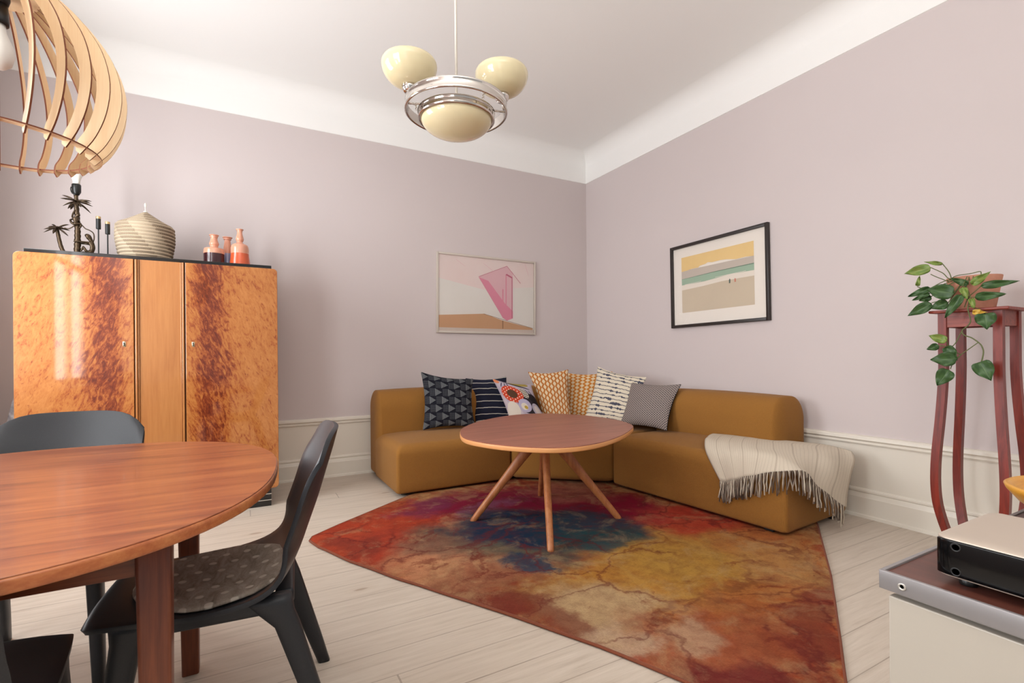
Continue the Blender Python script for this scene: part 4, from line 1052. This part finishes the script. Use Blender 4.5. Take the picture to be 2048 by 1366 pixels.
for (x, y) in [(sx0+.06, sy1-.06), (sx1-.06, sy1-.06), (sx0+.06, sy0+.06), (sx1-.06, sy0+.06)]: link('leg', boxm(x-.015, x+.015, y-.015, y+.015, 0, .101, .002, .002, .002, n=1), ALU, sb, sbp)
# amplifier
ax0, ax1, ay0, ay1, az0, az1 = -2.713, -2.505, -4.60, -4.359, .758, .8175
ap = ((ax0+ax1)/2, (ay0+ay1)/2, sz-.003)
am = thing('amplifier', 'small audio amplifier with silver top and glossy black front on the sideboard', 'amplifier', ap)
SLV = plain('bead_blasted_silver', (186, 172, 158), .42, metal=.35)
link('silver_case', boxm(ax0+.0025, ax1, ay0, ay1, az0, az1, .018, .018, .004, n=4), SLV, am, ap)
fr_ = link('front_panel', boxm(ax0, ax0+.03, ay0+.004, ay1-.003, az0+.004, az1-.004, .006, .018, .002, n=4), Mat('gloss_black', .12, (7, 7, 8), spec=.35).m, am, ap)
for z in (az0+.012, az1-.013):
    V, F = lathe([(0, 0), (.0042, 0), (.0048, .0012), (.0058, .0012), (.0062, 0)], 20)
    mb = MB(); mb.add([(ax0-v[2]*.6, ay1-.026+v[0], z+v[1]) for v in V], F); link('button', mb.done(), plain('satin_black', (9, 9, 10), .5), fr_)
for (x, y) in [(ax0+.03, ay1-.03), (ax1-.03, ay1-.03), (ax0+.03, ay0+.03), (ax1-.03, ay0+.03)]:
    mb = MB(); mb.add(*lathe([(0, 0), (.010, 0), (.011, .002), (.011, .0125), (0, .0125)], 20, (x, y, sz-.003))); link('foot', mb.done(), SOCK, am, ap)
# wooden bowl
mb = MB(); mb.add(*lathe([(0, .004), (.045, .0), (.05, .001), (.085, .014), (.118, .040), (.136, .066), (.139, .075), (.134, .079), (.127, .073), (.108, .046), (.08, .026), (.04, .016), (0, .014)], 56))
o = link('bowl', mb.done(), wood('yellow_turned_wood', (206, 150, 56), (190, 132, 44), (160, 104, 34), .35, 'x', 2, figure=.5)); o.location = (-2.185, -4.425, sz-.003); o.scale = (1, 1, .88)
tag(o, 'golden yellow wooden bowl at the far end of the sideboard', 'bowl')

# ------------------------------------------------------------------ plant stand, pot, pothos
MAH = wood('red_stained_wood', (132, 42, 26), (110, 32, 19), (74, 18, 10), .42, 'z', 1.5); MAHT = wood('red_stained_top', (150, 64, 46), (126, 48, 34), (90, 30, 20), .42, 'y', 2)
kx0, kx1, ky0, ky1 = -.455, -.215, -3.775, -3.53
kp = ((kx0+kx1)/2, (ky0+ky1)/2, 0)
ks = thing('plant_stand', 'tall red stained wooden plant stand with bowed legs by the right wall', 'plant stand', kp)
link('top', boxm(kx0-.025, kx1+.025, ky0-.03, ky1+.03, 1.278, 1.292, .004, .004, .005, n=2), MAHT, ks, kp)
lg = .034
for (ix, x) in ((-1, kx0+lg/2), (1, kx1-lg/2)):
    for (iy, y) in ((-1, ky0+lg/2), (1, ky1-lg/2)):
        zs = [1.279, 1.1, 1.0, .9, .8, .7, .6, .5, .4, .3, .2, .12, .06, 0]; of = [0, 0, 0, .003, .008, .014, .021, .026, .027, .021, .004, -.014, -.02, -.01]
        cc = crom([(a, 0, b) for a, b in zip(of, zs)], 3); V = []; F = []
        for p in cc:
            s_ = lg/2*(1 if p.z > .2 else 1.0)
            for (a, b) in [(-1, -1), (1, -1), (1, 1), (-1, 1)]: V.append((x+ix*p.x+a*s_, y+iy*p.x+b*s_, max(p.z, 0)))
        for i in range(len(cc)-1):
            for q_ in range(4): F.append([i*4+q_, i*4+(q_+1) % 4, i*4+4+(q_+1) % 4, i*4+4+q_])
        F.append([0, 1, 2, 3]); n_ = (len(cc)-1)*4; F.append([n_, n_+1, n_+2, n_+3])
        mb = MB(); mb.add(V, F); link('leg', mb.done(True, 35), MAH, ks, kp)
for (a, b, c_, e) in [(kx0+.006, kx0+.024, ky0+lg, ky1-lg), (kx1-.024, kx1-.006, ky0+lg, ky1-lg), (kx0+lg, kx1-lg, ky0+.006, ky0+.024), (kx0+lg, kx1-lg, ky1-.024, ky1-.006)]:
    link('apron', boxm(a, b, c_, e, 1.205, 1.279, .001, .001, .001, n=1), MAHT, ks, kp)
px_, py_ = -.335, -3.635
m = Mat('terracotta', .85, spec=.2); n = m.noise(m.co('Object'), 30, 4, .7); TER = m.set(m.mix(n, (212, 156, 132), (184, 124, 100)), n, .2, .002)
mb = MB(); mb.add(*lathe([(0, 0), (.078, 0), (.080, .004), (.106, .16), (.106, .166), (.100, .167), (.097, .15), (0, .148)], 48)); pot = link('plant_pot', mb.done(True, 50), TER); pot.location = (px_, py_, 1.2925)
tag(pot, 'terracotta pot holding the trailing plant on the red stand', 'plant pot')
mb = MB(); mb.add(*lathe([(0, .149), (.096, .1495)], 32)); link('soil', mb.done(), plain('potting_soil', (52, 38, 28), .95), pot)
LEAF = [([-0.4, -3.482, 1.527], [-0.42, -3.377, 1.51], 0.0502, 0), ([-0.36, -3.518, 1.543], [-0.38, -3.451, 1.563], 0.0192, 0), ([-0.45, -3.442, 1.428], [-0.47, -3.46, 1.477], 0.0175, 0), ([-0.47, -3.508, 1.411], [-0.49, -3.423, 1.378], 0.0341, 1), ([-0.48, -3.507, 1.384], [-0.5, -3.442, 1.354], 0.0226, 1), ([-0.46, -3.504, 1.367], [-0.48, -3.464, 1.351], 0.0342, 1), ([-0.5, -3.613, 1.371], [-0.52, -3.514, 1.4], 0.0688, 1), ([-0.5, -3.522, 1.329], [-0.52, -3.433, 1.275], 0.0487, 1), ([-0.48, -3.583, 1.328], [-0.5, -3.521, 1.307], 0.0479, 1), ([-0.52, -3.648, 1.359], [-0.54, -3.595, 1.257], 0.0392, 1), ([-0.47, -3.657, 1.411], [-0.49, -3.602, 1.444], 0.0287, 1), ([-0.48, -3.677, 1.411], [-0.5, -3.739, 1.45], 0.0355, 0), ([-0.47, -3.706, 1.397], [-0.49, -3.826, 1.4], 0.0352, 1), ([-0.5, -3.688, 1.343], [-0.52, -3.795, 1.344], 0.0389, 1), ([-0.5, -3.645, 1.4], [-0.52, -3.667, 1.339], 0.0286, 0), ([-0.5, -3.677, 1.339], [-0.52, -3.694, 1.29], 0.0213, 0), ([-0.52, -3.734, 1.259], [-0.54, -3.746, 1.191], 0.0692, 1), ([-0.51, -3.694, 1.27], [-0.53, -3.734, 1.266], 0.0246, 2), ([-0.52, -3.59, 1.136], [-0.54, -3.528, 1.163], 0.04, 0), ([-0.52, -3.558, 1.113], [-0.54, -3.519, 1.095], 0.0332, 1), ([-0.52, -3.627, 1.047], [-0.54, -3.537, 1.042], 0.0647, 1), ([-0.53, -3.601, 0.993], [-0.55, -3.564, 0.919], 0.0631, 1), ([-0.52, -3.713, 1.031], [-0.54, -3.756, 0.953], 0.0688, 1), ([-0.5, -3.582, 1.102], [-0.52, -3.625, 1.047], 0.044, 1)]
STEM = [
[[-0.40, -3.645, 1.45], [-0.46, -3.645, 1.40], [-0.485, -3.665, 1.328], [-0.50, -3.665, 1.288], [-0.5, -3.675, 1.233], [-0.5, -3.665, 1.208], [-0.5, -3.643, 1.185], [-0.5, -3.649, 1.163], [-0.5, -3.679, 1.147], [-0.5, -3.705, 1.122], [-0.5, -3.716, 1.104], [-0.5, -3.721, 1.076], [-0.5, -3.713, 1.031], [-0.51, -3.707, 1.02]],
[[-0.50, -3.703, 1.125], [-0.50, -3.665, 1.091], [-0.50, -3.637, 1.066], [-0.51, -3.612, 1.03], [-.52, -3.603, .995]], [[-.50, -3.637, 1.066], [-.51, -3.627, 1.047]], [[-.50, -3.637, 1.066], [-.5, -3.60, 1.09], [-.5, -3.582, 1.102]],
[[-0.50, -3.640, 1.178], [-0.50, -3.615, 1.121], [-0.50, -3.592, 1.103], [-0.52, -3.590, 1.136]], [[-0.50, -3.60, 1.105], [-0.52, -3.558, 1.113]],
[[-0.40, -3.482, 1.527], [-0.44, -3.547, 1.485], [-0.45, -3.577, 1.451], [-0.42, -3.62, 1.446]], [[-0.36, -3.518, 1.543], [-0.42, -3.565, 1.489], [-0.43, -3.579, 1.451]], [[-0.46, -3.504, 1.484], [-0.46, -3.529, 1.466], [-0.44, -3.573, 1.437]],
[[-0.44, -3.574, 1.448], [-0.45, -3.606, 1.462], [-0.45, -3.645, 1.464], [-0.46, -3.675, 1.465], [-0.46, -3.7, 1.468], [-0.46, -3.702, 1.448]],
[[-0.5, -3.613, 1.371], [-0.48, -3.614, 1.384], [-0.46, -3.628, 1.42], [-.42, -3.64, 1.45]], [[-0.47, -3.706, 1.397], [-0.48, -3.683, 1.369], [-0.48, -3.661, 1.346], [-0.5, -3.652, 1.298]],
[[-0.48, -3.628, 1.31], [-0.51, -3.587, 1.275]], [[-0.5, -3.688, 1.343], [-0.49, -3.661, 1.35], [-0.48, -3.653, 1.40], [-.42, -3.65, 1.455]], [[-0.52, -3.734, 1.262], [-0.50, -3.70, 1.288], [-0.49, -3.665, 1.30]],
[[-0.5, -3.522, 1.332], [-0.48, -3.558, 1.345], [-0.46, -3.60, 1.38], [-.43, -3.63, 1.44]], [[-.47, -3.508, 1.411], [-.46, -3.56, 1.44], [-.42, -3.60, 1.45]], [[-.48, -3.507, 1.384], [-.46, -3.55, 1.42], [-.42, -3.60, 1.452]], [[-.46, -3.504, 1.367], [-.45, -3.56, 1.41], [-.42, -3.61, 1.45]], [[-.45, -3.442, 1.428], [-.45, -3.50, 1.40], [-.45, -3.56, 1.43]],
[[-.52, -3.648, 1.359], [-.48, -3.65, 1.40], [-.42, -3.65, 1.45]], [[-.5, -3.645, 1.4], [-.46, -3.65, 1.45]], [[-.48, -3.677, 1.411], [-.45, -3.67, 1.45]], [[-.47, -3.657, 1.411], [-.44, -3.65, 1.45]], [[-.5, -3.677, 1.339], [-.48, -3.66, 1.38]], [[-.48, -3.583, 1.328], [-.47, -3.61, 1.38], [-.43, -3.63, 1.44]]]
pt = (px_, py_, 1.442)
plant = thing('potted_pothos', 'trailing green pothos plant growing from the terracotta pot', 'plant', pt)
def leafmat(name, c0, c1, c2):
    m = Mat(name, .42, spec=.4); x, y, z = m.xyz(m.co('UV')); n = m.noise(m.co('UV', (3, 5, 1)), 1, 3)
    c = m.mix(n.ss(.4, .65), c0, c1); c = m.mix((y-.5).abs().ss(0, .035, 1, 0)*.7, c, c2); m.b.inputs['Transmission Weight'].default_value = 0
    return m.set(c, (y-.5).abs().ss(0, .06), .3, .002)
LM = [leafmat('light_green_leaf', (104, 130, 58), (138, 150, 76), (160, 166, 96)), leafmat('deep_green_leaf', (52, 80, 42), (70, 100, 54), (96, 122, 74)), leafmat('yellowed_leaf', (206, 170, 66), (190, 140, 50), (180, 150, 80))]
for k, (b_, t_, w_, kd) in enumerate(LEAF):
    A = Vector(b_); B = Vector(t_); ax_ = B-A; L = ax_.length*1.08; ax_.normalize(); rn = random.Random(k)
    vw = (CAM-A).normalized(); sd = ax_.cross(vw).normalized(); nr_ = sd.cross(ax_).normalized()
    if k in (4, 9, 12, 13): pass
    V = []; F = []; uv = []; NU, NW = 12, 6
    for i in range(NU+1):
        t = i/NU; hw = w_*.55*(math.sin(math.pi*t**.62)**.85 if 0 < t < 1 else 0)
        if t < .25: back_ = -.10*L*(t/.25)*(1-t/.25)*1.2
        else: back_ = 0
        for j in range(NW+1):
            s_ = j/NW*2-1
            bend = -.10*L*t*t + abs(s_)*hw*.35 - .012*math.sin(t*9+k)*abs(s_)
            p = A+ax_*(L*t+back_*abs(s_))+sd*hw*s_+nr_*bend; V.append(p); uv.append((t, j/NW))
    for i in range(NU):
        for j in range(NW): q_ = i*(NW+1)+j; F.append([q_, q_+1, q_+NW+2, q_+NW+1])
    o = link('leaf', mesh([v for v in V], F, True, uv), LM[kd], plant, pt)
    md = o.modifiers.new('s', 'SOLIDIFY'); md.thickness = .0012
mb = MB()
for s_ in STEM: mb.add(*tube(crom(s_, 4), .0022 if len(s_) < 8 else .0028, 6))
link('stem', mb.done(), plain('vine_green', (92, 100, 52), .5), plant, pt)
